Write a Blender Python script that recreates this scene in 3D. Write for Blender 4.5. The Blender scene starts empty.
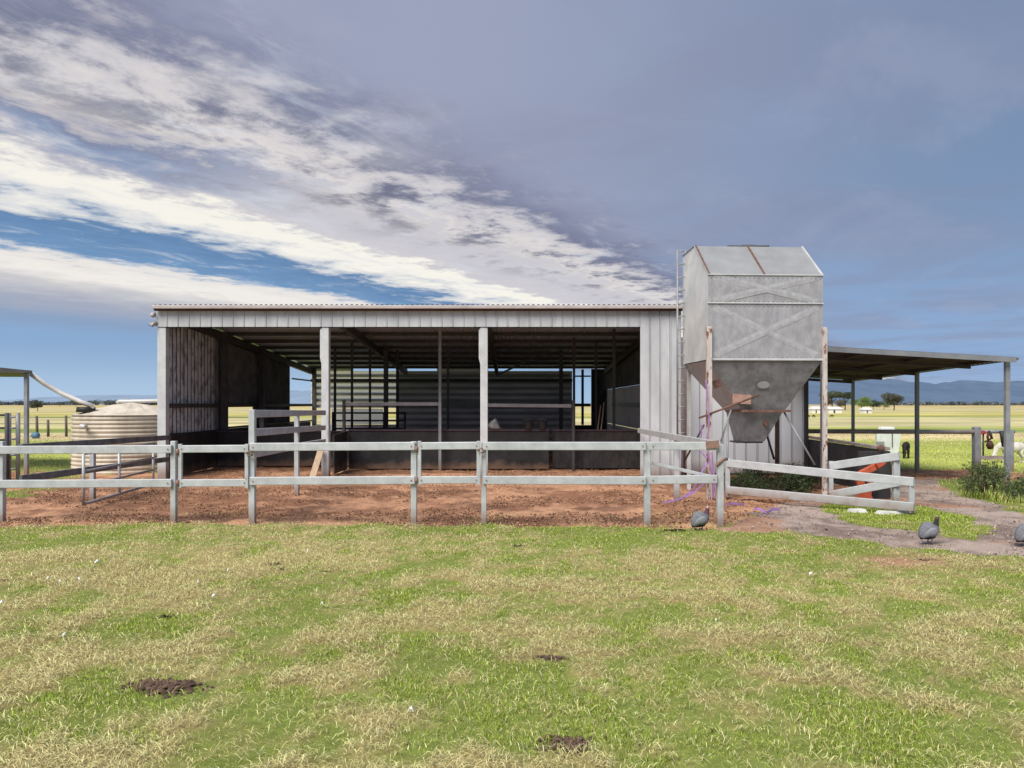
import bpy, math, random
import numpy as np
from mathutils import Vector, Matrix
random.seed(7); RNG = np.random.default_rng(11)
sc = bpy.context.scene
col = sc.collection
PI = math.pi
CAMZ = 1.7; F = 710.0; HY = 404.0

def at(px, py, d):            # world point seen at a photo position at depth d
    return Vector(((px-512)/F*d, d, CAMZ+(HY-py)/F*d))
def gx(px, d): return (px-512)/F*d
def gz(py, d): return CAMZ+(HY-py)/F*d
def gd(py): return CAMZ*F/(py-HY)
def lawn_z(x, y): return float((fbm(x*1.6, y*1.6, 4, 109)-.5)*.05)
def gp(px, py):
    d = gd(py); return Vector(((px-512)/F*d, d, 0))

# ------------------------------------------------------------------ noise
_T = np.random.default_rng(3).random((256, 256))
def vnoise(x, y, s=0):
    x = np.asarray(x, float)+s*17.31; y = np.asarray(y, float)+s*9.77
    xi = np.floor(x).astype(int); yi = np.floor(y).astype(int)
    fx = x-xi; fy = y-yi
    fx = fx*fx*(3-2*fx); fy = fy*fy*(3-2*fy)
    a = _T[xi & 255, yi & 255]; b = _T[(xi+1) & 255, yi & 255]
    c = _T[xi & 255, (yi+1) & 255]; d = _T[(xi+1) & 255, (yi+1) & 255]
    return (a*(1-fx)+b*fx)*(1-fy)+(c*(1-fx)+d*fx)*fy
def fbm(x, y, o=4, s=0):
    r = 0; a = .5; t = 0
    for i in range(o):
        r = r+a*vnoise(np.asarray(x)*2**i, np.asarray(y)*2**i, s+i*3); t += a; a *= .5
    return r/t
def smooth(a, b, x):
    t = np.clip((x-a)/(b-a), 0, 1); return t*t*(3-2*t)
def inpoly(x, y, poly):
    x = np.asarray(x); y = np.asarray(y); r = np.zeros(x.shape, bool); n = len(poly)
    for i in range(n):
        x1, y1 = poly[i]; x2, y2 = poly[(i+1) % n]
        if y1 == y2: continue
        c = ((y1 > y) != (y2 > y)) & (x < (x2-x1)*(y-y1)/(y2-y1)+x1)
        r ^= c
    return r

# ------------------------------------------------------------------ materials
def newmat(name):
    m = bpy.data.materials.new(name); m.use_nodes = True
    nt = m.node_tree; b = nt.nodes['Principled BSDF']
    return m, nt, b
def N(nt, t, **k):
    n = nt.nodes.new(t)
    for a, v in k.items(): setattr(n, a, v)
    return n
def mat(name, c1, c2=None, scale=3.0, rough=.6, metal=0., stretch=(1, 1, 1), rust=0., rustcol=(.16, .055, .025),
        rscale=6., bump=0., bscale=40., lo=.35, hi=.65, spec=.4, dirt=0.):
    m, nt, b = newmat(name)
    L = nt.links.new
    tc = N(nt, 'ShaderNodeTexCoord'); mp = N(nt, 'ShaderNodeMapping'); mp.inputs['Scale'].default_value = stretch
    L(tc.outputs['Object'], mp.inputs['Vector'])
    c2 = c2 or tuple(x*.75 for x in c1)
    nz = N(nt, 'ShaderNodeTexNoise'); nz.inputs['Scale'].default_value = scale; nz.inputs['Detail'].default_value = 6
    nz.inputs['Roughness'].default_value = .65
    L(mp.outputs[0], nz.inputs['Vector'])
    rp = N(nt, 'ShaderNodeValToRGB')
    rp.color_ramp.elements[0].position = lo; rp.color_ramp.elements[0].color = (*c2, 1)
    rp.color_ramp.elements[1].position = hi; rp.color_ramp.elements[1].color = (*c1, 1)
    L(nz.outputs['Fac'], rp.inputs[0])
    out = rp.outputs[0]
    if rust > 0:
        n2 = N(nt, 'ShaderNodeTexNoise'); n2.inputs['Scale'].default_value = rscale; n2.inputs['Detail'].default_value = 7
        n2.inputs['Roughness'].default_value = .7
        L(mp.outputs[0], n2.inputs['Vector'])
        r2 = N(nt, 'ShaderNodeValToRGB')
        r2.color_ramp.elements[0].position = max(0, .72-rust*.4); r2.color_ramp.elements[0].color = (0, 0, 0, 1)
        r2.color_ramp.elements[1].position = max(.01, .72-rust*.4+.06); r2.color_ramp.elements[1].color = (1, 1, 1, 1)
        L(n2.outputs['Fac'], r2.inputs[0])
        mx = N(nt, 'ShaderNodeMix', data_type='RGBA')
        L(r2.outputs[0], mx.inputs['Factor']); L(out, mx.inputs['A']); mx.inputs['B'].default_value = (*rustcol, 1)
        out = mx.outputs['Result']
    if dirt > 0:      # brown soil splashed onto the lowest part
        ge = N(nt, 'ShaderNodeNewGeometry'); sx = N(nt, 'ShaderNodeSeparateXYZ'); L(ge.outputs['Position'], sx.inputs[0])
        ma = N(nt, 'ShaderNodeMath', operation='MULTIPLY_ADD'); L(nz.outputs['Fac'], ma.inputs[0]); ma.inputs[1].default_value = -.5
        L(sx.outputs['Z'], ma.inputs[2])
        mr = N(nt, 'ShaderNodeMapRange'); L(ma.outputs[0], mr.inputs[0])
        mr.inputs[1].default_value = -.2; mr.inputs[2].default_value = dirt-.2; mr.inputs[3].default_value = .75; mr.inputs[4].default_value = 0
        mx = N(nt, 'ShaderNodeMix', data_type='RGBA')
        L(mr.outputs[0], mx.inputs['Factor']); L(out, mx.inputs['A']); mx.inputs['B'].default_value = (.22, .13, .085, 1)
        out = mx.outputs['Result']
    L(out, b.inputs['Base Color'])
    b.inputs['Roughness'].default_value = rough; b.inputs['Metallic'].default_value = metal
    b.inputs['Specular IOR Level'].default_value = spec
    if bump > 0:
        n3 = N(nt, 'ShaderNodeTexNoise'); n3.inputs['Scale'].default_value = bscale; n3.inputs['Detail'].default_value = 4
        L(tc.outputs['Object'], n3.inputs['Vector'])
        bp = N(nt, 'ShaderNodeBump'); bp.inputs['Strength'].default_value = bump; bp.inputs['Distance'].default_value = .02
        L(n3.outputs['Fac'], bp.inputs['Height']); L(bp.outputs[0], b.inputs['Normal'])
    return m
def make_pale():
    m = mat('pale_daylit_sheet', (.92, .91, .93), (.82, .81, .83), 1.0, .6, stretch=(.6, 1, 2)); nt = m.node_tree  # near-white, part translucent: daylight on this bay put into the sheet
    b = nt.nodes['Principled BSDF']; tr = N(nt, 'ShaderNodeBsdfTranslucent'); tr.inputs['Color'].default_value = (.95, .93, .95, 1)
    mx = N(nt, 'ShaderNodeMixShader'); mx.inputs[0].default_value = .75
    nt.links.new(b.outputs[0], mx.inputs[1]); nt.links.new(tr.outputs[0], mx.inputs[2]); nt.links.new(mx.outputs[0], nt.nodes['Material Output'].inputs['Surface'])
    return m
def attrmat(name, rough=.9, nscale=30., namt=.35, bump=.0, transl=0., bscale=60.):
    m, nt, b = newmat(name); L = nt.links.new
    at_ = N(nt, 'ShaderNodeAttribute', attribute_name='Col')
    out = at_.outputs['Color']
    if namt > 0:
        tc = N(nt, 'ShaderNodeTexCoord')
        nz = N(nt, 'ShaderNodeTexNoise'); nz.inputs['Scale'].default_value = nscale; nz.inputs['Detail'].default_value = 8
        nz.inputs['Roughness'].default_value = .75
        L(tc.outputs['Object'], nz.inputs['Vector'])
        mr = N(nt, 'ShaderNodeMapRange'); L(nz.outputs['Fac'], mr.inputs[0])
        mr.inputs[1].default_value = .3; mr.inputs[2].default_value = .7; mr.inputs[3].default_value = 1-namt; mr.inputs[4].default_value = 1+namt
        sc_ = mr.outputs[0]
        if name == 'field_ground':
            mp = N(nt, 'ShaderNodeMapping'); mp.inputs['Scale'].default_value = (.05, .22, 1); L(tc.outputs['Object'], mp.inputs['Vector'])
            n2 = N(nt, 'ShaderNodeTexNoise'); n2.inputs['Scale'].default_value = 1.0; n2.inputs['Detail'].default_value = 10; n2.inputs['Roughness'].default_value = .72
            L(mp.outputs[0], n2.inputs['Vector'])
            m2 = N(nt, 'ShaderNodeMapRange'); L(n2.outputs['Fac'], m2.inputs[0])
            m2.inputs[1].default_value = .32; m2.inputs[2].default_value = .68; m2.inputs[3].default_value = .68; m2.inputs[4].default_value = 1.25
            mm = N(nt, 'ShaderNodeMath', operation='MULTIPLY'); L(sc_, mm.inputs[0]); L(m2.outputs[0], mm.inputs[1]); sc_ = mm.outputs[0]
        vm = N(nt, 'ShaderNodeVectorMath', operation='SCALE'); L(out, vm.inputs[0]); L(sc_, vm.inputs['Scale'])
        out = vm.outputs[0]
        if bump > 0:
            bp = N(nt, 'ShaderNodeBump'); bp.inputs['Strength'].default_value = bump; bp.inputs['Distance'].default_value = .03
            L(nz.outputs['Fac'], bp.inputs['Height']); L(bp.outputs[0], b.inputs['Normal'])
    L(out, b.inputs['Base Color']); b.inputs['Roughness'].default_value = rough; b.inputs['Specular IOR Level'].default_value = .15
    if transl > 0:
        tr = N(nt, 'ShaderNodeBsdfTranslucent'); L(out, tr.inputs['Color'])
        mx = N(nt, 'ShaderNodeMixShader'); mx.inputs[0].default_value = transl
        L(b.outputs[0], mx.inputs[1]); L(tr.outputs[0], mx.inputs[2]); L(mx.outputs[0], nt.nodes['Material Output'].inputs['Surface'])
    return m

M = {}
M['galv'] = mat('galvanised_rail', (.56, .58, .60), (.42, .44, .455), 5, .5, .15, rust=.17, rscale=9, dirt=.20, lo=.35, hi=.65)
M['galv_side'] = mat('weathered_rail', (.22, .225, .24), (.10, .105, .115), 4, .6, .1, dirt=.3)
M['rusty_galv'] = mat('rusted_clamp', (.33, .22, .18), (.20, .10, .07), 12, .8)
M['white_sheet'] = mat('painted_sheet', (.62, .64, .67), (.44, .455, .485), 2.2, .5, stretch=(1, 1, .3), dirt=.3)
M['annex_sheet'] = mat('annex_sheet', (.86, .87, .90), (.76, .77, .80), 1.2, .5, stretch=(1, 1, .3), dirt=.3)
M['seam'] = mat('sheet_seam', (.20, .20, .22), (.14, .14, .16), 3, .6)
M['white_post'] = mat('painted_post', (.62, .64, .65), (.48, .50, .52), 3, .5, dirt=.3)
M['roof'] = mat('roof_sheet', (.66, .77, .93), (.54, .63, .78), 1.5, .45, .3)
M['gutter'] = mat('cream_pink_flashing', (.52, .47, .46), (.42, .37, .36), 3, .5)
M['maroon'] = mat('dark_red_trim', (.10, .035, .035), (.06, .02, .02), 4, .6)
M['steel_dark'] = mat('dark_steel', (.075, .07, .075), (.045, .042, .045), 4, .6)
M['wall_in'] = mat('stained_wall_sheet', (.66, .72, .80), (.26, .28, .33), 5, .6, stretch=(1, 1, .7), lo=.40, hi=.52)
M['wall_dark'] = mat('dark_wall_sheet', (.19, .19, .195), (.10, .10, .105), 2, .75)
M['wall_back'] = mat('grey_wall_sheet', (.82, .82, .84), (.58, .58, .60), 1.0, .6, stretch=(.6, 1, 2))
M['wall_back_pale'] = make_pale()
M['wall_pan'] = mat('shaded_wall_pan', (.40, .40, .41), (.28, .28, .29), 1.0, .6, stretch=(.6, 1, 2))  # darker recesses: shading of the back wall ribs put into the colour
M['lower_pale'] = mat('pale_lining_sheet', (.90, .89, .90), (.72, .69, .72), 2.2, .6)
M['rubber'] = mat('black_rubber_board', (.040, .040, .042), (.018, .018, .02), 2.5, .7, dirt=.18)
M['rubber_worn'] = mat('worn_black_board', (.05, .045, .048), (.018, .016, .018), 3, .7, stretch=(2, 2, 1))
M['pipe_grey'] = mat('grey_pipe', (.34, .34, .35), (.24, .24, .25), 5, .5, .2)
M['purple_steel'] = mat('purple_brown_steel', (.09, .055, .075), (.05, .03, .045), 5, .6)
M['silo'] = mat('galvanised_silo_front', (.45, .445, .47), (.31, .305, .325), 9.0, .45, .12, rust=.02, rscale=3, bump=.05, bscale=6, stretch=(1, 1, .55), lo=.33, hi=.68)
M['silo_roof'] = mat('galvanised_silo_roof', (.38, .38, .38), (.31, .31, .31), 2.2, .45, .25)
M['silo_side'] = mat('galvanised_silo_lit_side', (.72, .72, .72), (.52, .54, .55), 2.0, .45, .2)  # paler than the front: stronger light on the side put into the colour
M['hopper'] = mat('dull_hopper_steel', (.29, .285, .305), (.16, .157, .17), 5, .38, .25, rust=.04, rscale=3)
M['bead'] = mat('pressed_bead_steel', (.49, .485, .51), (.36, .355, .375), 9, .45, .12)
M['leg_rust'] = mat('flaking_white_paint', (.64, .60, .57), (.50, .44, .41), 5, .6, stretch=(1, 1, .4), rust=.50, rscale=9, rustcol=(.22, .085, .045))
M['rust'] = mat('rust_brown', (.22, .12, .095), (.11, .055, .045), 14, .85)
M['hatch'] = mat('hatch_dark', (.14, .14, .15), (.09, .09, .10), 6, .6)
M['label'] = mat('pale_sticker', (.36, .365, .37), (.28, .285, .29), 8, .5)
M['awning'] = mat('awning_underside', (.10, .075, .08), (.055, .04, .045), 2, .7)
M['awning_trim'] = mat('awning_flashing', (.26, .27, .29), (.19, .20, .22), 3, .5)
M['post_grey'] = mat('grey_steel_post', (.30, .31, .34), (.20, .21, .23), 4, .6, dirt=.3)
M['rail_brown'] = mat('weathered_pipe_rail', (.42, .37, .35), (.28, .22, .19), 4, .7)
M['tank'] = mat('cream_tank', (.66, .59, .49), (.50, .44, .36), 3.0, .5, rust=.06, rscale=3, rustcol=(.30, .22, .16), stretch=(1, 1, .35), lo=.38, hi=.62)
M['pvc'] = mat('white_pvc', (.68, .66, .64), (.56, .54, .53), 4, .4)
M['black'] = mat('black_plastic', (.03, .03, .03), (.015, .015, .015), 6, .6)
M['white_plastic'] = mat('white_plastic', (.78, .80, .83), (.66, .69, .72), 4, .5)
M['orange'] = mat('orange_red_paint', (.58, .13, .06), (.40, .08, .04), 7, .5, rust=.12)
M['purple'] = mat('purple_webbing', (.42, .26, .48), (.26, .13, .32), 14, .7)
M['timber'] = mat('pale_timber', (.55, .42, .30), (.40, .28, .19), 6, .8, stretch=(3, 3, .4))
M['stone'] = mat('pale_concrete', (.66, .65, .62), (.48, .47, .44), 9, .9, bump=.3)
M['bag'] = mat('white_feed_bag', (.36, .36, .36), (.17, .17, .18), 9, .8)
M['red_cloth'] = mat('red_cloth', (.50, .05, .04), (.32, .03, .03), 14, .8)
M['leather'] = mat('brown_leather', (.10, .045, .035), (.04, .02, .018), 14, .7)
M['fowl'] = mat('speckled_grey_plumage', (.21, .215, .245), (.11, .115, .135), 45, .8, lo=.35, hi=.65)
M['fowl_wing'] = mat('pale_wing_feathers', (.30, .31, .34), (.16, .165, .19), 40, .8, stretch=(1, 1, 3))
M['fowl_dark'] = mat('dark_plumage', (.03, .03, .035), (.015, .015, .018), 60, .8)
M['fowl_face'] = mat('pale_pink_skin', (.50, .30, .32), (.35, .16, .17), 60, .7)
M['fowl_neck'] = mat('purple_neck_feathers', (.12, .06, .085), (.06, .03, .045), 60, .8)
M['fowl_leg'] = mat('grey_leg_skin', (.25, .22, .20), (.14, .12, .11), 60, .7)
M['red_skin'] = mat('red_wattle', (.45, .04, .03), (.3, .02, .02), 60, .6)
M['goat'] = mat('white_goat_hair', (.72, .69, .66), (.50, .45, .42), 9, .9)
M['black_hair'] = mat('black_hair', (.022, .018, .018), (.010, .008, .008), 12, .8)
M['cow'] = mat('brown_hide', (.06, .04, .03), (.03, .02, .015), 12, .8)
M['house'] = mat('white_house_paint', (.80, .80, .82), (.70, .70, .72), 2, .6)
M['house_roof'] = mat('pale_house_roof', (.72, .72, .75), (.62, .62, .65), 2, .5)
M['glass_dark'] = mat('dark_pane', (.05, .06, .07), (.03, .04, .05), 2, .2)
M['bark'] = mat('grey_brown_bark', (.15, .11, .09), (.08, .06, .05), 10, .9)
M['wood_post'] = mat('old_wood_post', (.16, .13, .11), (.09, .07, .06), 12, .9)
M['dung'] = mat('dark_dung', (.045, .028, .022), (.02, .013, .011), 30, .95, bump=.6)
M['feather'] = mat('white_feather', (.85, .85, .84), (.75, .75, .74), 30, .8)
M['blue'] = mat('blue_plastic', (.10, .22, .33), (.07, .16, .25), 5, .5)
M['ground'] = attrmat('field_ground', .95, 14., .30, .25)
M['dirt'] = attrmat('bare_dirt', .95, 22., .38, .6)
M['gravel'] = attrmat('gravel', .95, 45., .35, .5)
M['blade'] = attrmat('grass_blades', .75, 1., 0., 0, .12)
M['leaf'] = attrmat('leaves', .65, 1., 0., 0, .2)
M['clod'] = attrmat('loose_clods', .95, 40., .25)

# ------------------------------------------------------------------ mesh builder
class MB:
    def __init__(s): s.v = []; s.f = []; s.mi = []; s.cur = 0; s.smooth = []; s.sm = False
    def face(s, *idx): s.f.append(tuple(idx)); s.mi.append(s.cur); s.smooth.append(s.sm)
    def add(s, vs):
        n = len(s.v); s.v += [tuple(p) for p in vs]; return n
    def quad(s, a, b, c, d):
        n = s.add([a, b, c, d]); s.face(n, n+1, n+2, n+3)
    def tri(s, a, b, c):
        n = s.add([a, b, c]); s.face(n, n+1, n+2)
    def hexa(s, p):   # 8 points: bottom 4 ccw, top 4
        n = s.add(p)
        for q in ((3, 2, 1, 0), (4, 5, 6, 7), (0, 1, 5, 4), (1, 2, 6, 5), (2, 3, 7, 6), (3, 0, 4, 7)):
            s.face(*[n+i for i in q])
    def box(s, x0, x1, y0, y1, z0, z1):
        s.hexa([(x0, y0, z0), (x1, y0, z0), (x1, y1, z0), (x0, y1, z0), (x0, y0, z1), (x1, y0, z1), (x1, y1, z1), (x0, y1, z1)])
    def bar(s, p, q, w, h, up=(0, 0, 1)):   # w sideways, h along up
        p = Vector(p); q = Vector(q); d = (q-p).normalized(); up = Vector(up)
        if abs(d.dot(up)) > .98: up = Vector((0, 1, 0))
        r = d.cross(up).normalized(); u = r.cross(d).normalized()
        r *= w/2; u *= h/2
        s.hexa([p-r-u, p+r-u, q+r-u, q-r-u, p-r+u, p+r+u, q+r+u, q-r+u])
    def tube(s, pts, r, n=10, cap=True):
        pts = [Vector(p) for p in pts]; rs = r if isinstance(r, (list, tuple)) else [r]*len(pts)
        rings = []; osm = s.sm; s.sm = True
        for i, p in enumerate(pts):
            d = (pts[min(i+1, len(pts)-1)]-pts[max(i-1, 0)]).normalized()
            a = Vector((0, 0, 1)) if abs(d.z) < .9 else Vector((1, 0, 0))
            u = d.cross(a).normalized(); w = u.cross(d).normalized()
            rings.append(s.add([p+(u*math.cos(2*PI*k/n)+w*math.sin(2*PI*k/n))*rs[i] for k in range(n)]))
        for a, b in zip(rings, rings[1:]):
            for k in range(n): s.face(a+k, a+(k+1) % n, b+(k+1) % n, b+k)
        s.sm = osm
        if cap:
            s.face(*[rings[0]+k for k in range(n)][::-1]); s.face(*[rings[-1]+k for k in range(n)])
    def loft(s, rings, n=14, mats=None):    # rings: (x, z, half-height, half-width[, y]) along a curve in the xz plane
        P = [Vector((r[0], r[4] if len(r) > 4 else 0, r[1])) for r in rings]; idx = []; osm = s.sm; s.sm = True
        for i, r in enumerate(rings):
            d = (P[min(i+1, len(P)-1)]-P[max(i-1, 0)]).normalized()
            u = Vector((0, 1, 0)); w = d.cross(u).normalized()*-1
            idx.append(s.add([P[i]+w*r[2]*math.cos(2*PI*k/n)+u*r[3]*math.sin(2*PI*k/n) for k in range(n)]))
        for j, (a, b) in enumerate(zip(idx, idx[1:])):
            if mats: s.cur = mats[j]
            for k in range(n): s.face(a+k, a+(k+1) % n, b+(k+1) % n, b+k)
        s.face(*[idx[0]+k for k in range(n)][::-1]); s.face(*[idx[-1]+k for k in range(n)])
        s.sm = osm; s.cur = 0
    def lathe(s, c, prof, n=48):
        idx = [s.add([(c[0]+r*math.cos(2*PI*k/n), c[1]+r*math.sin(2*PI*k/n), c[2]+z) for k in range(n)]) for r, z in prof]
        for a, b in zip(idx, idx[1:]):
            for k in range(n): s.face(a+k, a+(k+1) % n, b+(k+1) % n, b+k)
    def sheet(s, o, u, n, L, kind, bot, top, pitch=None, seam=None):
        """profiled sheet: runs along u for L, profile sticks out along n; bot/top are functions of the distance giving end points"""
        o = Vector(o); u = Vector(u).normalized(); n = Vector(n).normalized()
        prof = []
        if kind == 'sine':
            pitch = pitch or .076; k = max(1, round(L/pitch)); pitch = L/k
            for i in range(k*6+1):
                prof.append((i*pitch/6, .13*pitch*math.sin(2*PI*i/6)))
            osm = s.sm; s.sm = True
        elif kind == 'wide':
            k = max(1, round(L/pitch)); pitch = L/k
            for i in range(k): prof += [(i*pitch, 0), ((i+.46)*pitch, 0), ((i+.54)*pitch, .03), ((i+.94)*pitch, .03)]
            prof.append((L, 0)); osm = s.sm; s.sm = False
        else:
            pitch = pitch or .25; k = max(1, round(L/pitch)); pitch = L/k
            for i in range(k):
                b = i*pitch
                prof += [(b, 0), (b+pitch-.034, 0), (b+pitch-.025, .02), (b+pitch-.010, .02)]
            prof.append((L, 0)); osm = s.sm; s.sm = False
        A = s.add([o+u*t+n*h+Vector(bot(t)) for t, h in prof])
        B = s.add([o+u*t+n*h+Vector(top(t)) for t, h in prof])
        for i in range(len(prof)-1):
            if seam is not None and kind != 'sine': s.cur = seam if i % 4 == (0 if kind == 'wide' else 1) else 0
            s.face(A+i, A+i+1, B+i+1, B+i)
        s.sm = osm; s.cur = 0
    def build(s, name, mats, parent=None, org=None, bevel=0., cols=None):
        me = bpy.data.meshes.new(name)
        if org is None: org = ORG.get(parent.name, Vector((0, 0, 0))) if parent else Vector((0, 0, 0))
        vs = [(p[0]-org[0], p[1]-org[1], p[2]-org[2]) for p in s.v]
        me.from_pydata(vs, [], s.f); me.update()
        for m in (mats if isinstance(mats, (list, tuple)) else [mats]): me.materials.append(m)
        me.polygons.foreach_set('material_index', s.mi); me.polygons.foreach_set('use_smooth', s.smooth)
        if cols is not None:
            a = me.color_attributes.new('Col', 'FLOAT_COLOR', 'POINT'); a.data.foreach_set('color', np.asarray(cols, np.float32).ravel())
        o = bpy.data.objects.new(name, me); col.objects.link(o)
        if parent: o.parent = parent
        ORG[o.name] = Vector(org)
        if not parent: o.location = org
        if bevel > 0:
            b = o.modifiers.new('soft_edges', 'BEVEL'); b.width = bevel; b.segments = 2; b.limit_method = 'ANGLE'
        return o
ORG = {}
def tag(o, label, cat, group=None, kind=None):
    if label: o['label'] = label
    if cat: o['category'] = cat
    if group: o['group'] = group
    if kind: o['kind'] = kind
    return o
def thing(name, label, cat, loc=(0, 0, 0), group=None, rz=0):
    o = bpy.data.objects.new(name, None); col.objects.link(o); o.location = loc; o.rotation_euler = (0, 0, rz)
    o.empty_display_size = .2
    ORG[o.name] = Vector(loc) if rz == 0 else Vector((0, 0, 0))   # turned things are modelled in local coordinates
    return tag(o, label, cat, group)
def one(name, label, cat, mats, fn, loc=(0, 0, 0), group=None, bevel=0.):
    b = MB(); fn(b); o = b.build(name, mats, org=loc, bevel=bevel); return tag(o, label, cat, group)
def part(parent, name, mats, fn, bevel=0., label=None):
    b = MB(); fn(b); o = b.build(name, mats, parent, bevel=bevel)
    if label: o['label'] = label
    return o

# ------------------------------------------------------------------ camera
cam = bpy.data.cameras.new('camera'); co = bpy.data.objects.new('camera', cam); col.objects.link(co)
co.location = (0, 0, CAMZ); co.rotation_euler = (PI/2, 0, 0)
cam.sensor_width = 36; cam.lens = 36*F/1024; cam.shift_y = (HY-384)/1024
cam.clip_start = .1; cam.clip_end = 20000
sc.camera = co

# ------------------------------------------------------------------ light and sky
SUN_EL, SUN_AZ = math.radians(50), math.radians(-146)     # azimuth clockwise from +Y: to the left and behind the camera
sd = Vector((math.sin(SUN_AZ)*math.cos(SUN_EL), math.cos(SUN_AZ)*math.cos(SUN_EL), math.sin(SUN_EL)))
sl = bpy.data.lights.new('sun', 'SUN'); so = bpy.data.objects.new('sun', sl); col.objects.link(so)
sl.energy = 4.7; sl.angle = math.radians(36); sl.color = (1, .95, .86)
so.rotation_euler = sd.to_track_quat('Z', 'Y').to_euler(); so.location = sd*50
w = bpy.data.worlds.new('World'); sc.world = w; w.use_nodes = True
nt = w.node_tree; L = nt.links.new
bg = nt.nodes['Background']; bg.inputs['Strength'].default_value = .1
sky = N(nt, 'ShaderNodeTexSky'); sky.sky_type = 'NISHITA'; sky.sun_disc = False
sky.sun_elevation = SUN_EL; sky.sun_rotation = SUN_AZ
def mth(op, a, b=None, c=None, clamp=False):
    n = N(nt, 'ShaderNodeMath', operation=op); n.use_clamp = clamp
    for i, v in enumerate((a, b, c)):
        if v is None: continue
        if isinstance(v, (int, float)): n.inputs[i].default_value = v
        else: L(v, n.inputs[i])
    return n.outputs[0]
def noise(vec, scale, detail=5, rough=.55, dist=0.):
    n = N(nt, 'ShaderNodeTexNoise'); n.inputs['Scale'].default_value = scale; n.inputs['Detail'].default_value = detail
    n.inputs['Roughness'].default_value = rough; n.inputs['Distortion'].default_value = dist
    L(vec, n.inputs['Vector']); return n.outputs['Fac']
def ramp(fac, stops, interp='LINEAR'):
    r = N(nt, 'ShaderNodeValToRGB'); cr = r.color_ramp; cr.interpolation = interp
    while len(cr.elements) < len(stops): cr.elements.new(.5)
    for e, (p, c) in zip(cr.elements, stops):
        e.position = p; e.color = (*c, 1) if len(c) == 3 else c
    L(fac, r.inputs[0]); return r.outputs[0]
def mix(f, a, b):
    n = N(nt, 'ShaderNodeMix', data_type='RGBA')
    for i, v in ((('Factor'), f), ('A', a), ('B', b)):
        if isinstance(v, tuple): n.inputs[i].default_value = (*v, 1)
        elif isinstance(v, (int, float)): n.inputs[i].default_value = v
        else: L(v, n.inputs[i])
    return n.outputs['Result']
def smap(f, a, b, lo=0., hi=1.):
    n = N(nt, 'ShaderNodeMapRange'); n.interpolation_type = 'SMOOTHSTEP'
    L(f, n.inputs[0]); n.inputs[1].default_value = a; n.inputs[2].default_value = b; n.inputs[3].default_value = lo; n.inputs[4].default_value = hi
    return n.outputs[0]
def S(r, g, b):      # sRGB bytes to linear
    f = lambda v: (v/255/12.92 if v/255 < .04045 else ((v/255+.055)/1.055)**2.4)
    return (f(r), f(g), f(b))
tc = N(nt, 'ShaderNodeTexCoord'); sp = N(nt, 'ShaderNodeSeparateXYZ'); L(tc.outputs['Generated'], sp.inputs[0])
dx, dy, dz = sp.outputs
zz = mth('MAXIMUM', dz, .012)
cx = mth('DIVIDE', dx, zz); cy = mth('DIVIDE', dy, zz)                 # where the view ray meets the cloud layer
s_ = mth('ADD', mth('MULTIPLY', cx, .53), mth('MULTIPLY', cy, .85))     # along the streaks
t_ = mth('SUBTRACT', mth('MULTIPLY', cx, .85), mth('MULTIPLY', cy, .53))
cb = N(nt, 'ShaderNodeCombineXYZ'); L(mth('MULTIPLY', s_, .48), cb.inputs[0]); L(t_, cb.inputs[1])
cb2 = N(nt, 'ShaderNodeCombineXYZ'); L(mth('MULTIPLY', s_, .95), cb2.inputs[0]); L(t_, cb2.inputs[1])
n1 = noise(cb.outputs[0], .9, 7, .55, .2)
n2 = noise(cb2.outputs[0], 2.6, 10, .66, .15)
n3 = noise(cb.outputs[0], 5.5, 6, .6, .2)
tw = mth('ADD', t_, mth('ADD', mth('MULTIPLY_ADD', n1, 1.0, -.38), mth('MULTIPLY_ADD', n2, 1.5, -.70)))
tw = mth('ADD', tw, mth('MULTIPLY_ADD', n3, .55, -.27))
f = mth('DIVIDE', mth('ADD', tw, 12.0), 12.0, clamp=True)                # t -8..0
st = lambda t: (t+12)/12
blueD = S(100, 136, 178); blueM = S(116, 153, 194); blueL = S(146, 182, 218); cream = S(250, 246, 236); white = S(236, 232, 228)
greyD = S(118, 122, 148); greyM = S(158, 160, 182); lil = S(167, 168, 192)
c = ramp(f, [(st(-11), blueL), (st(-8.8), S(142, 163, 194)), (st(-7.2), S(168, 174, 192)), (st(-6.2), S(206, 205, 208)), (st(-5.5), S(244, 239, 232)), (st(-4.95), S(234, 230, 226)), (st(-4.65), blueM),
             (st(-3.95), blueD), (st(-3.72), S(215, 218, 222)), (st(-3.45), cream), (st(-3.12), cream), (st(-2.9), S(188, 188, 200)), (st(-2.7), S(140, 156, 186)),
             (st(-2.48), S(135, 144, 172)), (st(-2.25), S(226, 220, 218)), (st(-2.0), S(206, 203, 208)), (st(-1.75), greyD), (st(-1.3), greyM), (st(-.2), lil)])
gapf = mth('MULTIPLY', smap(s_, 1.5, 2.7), mth('MULTIPLY', smap(tw, -3.1, -2.85), smap(tw, -2.2, -2.4)))
c = mix(mth('MULTIPLY', gapf, .85), c, S(214, 210, 214))
# wisps over the blue gap
wisp = smap(noise(cb.outputs[0], 3.6, 9, .68, .8), .50, .72)
c = mix(mth('MULTIPLY', wisp, mth('MULTIPLY', smap(tw, -6.5, -4.6), .55)), c, S(214, 220, 230))
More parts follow.
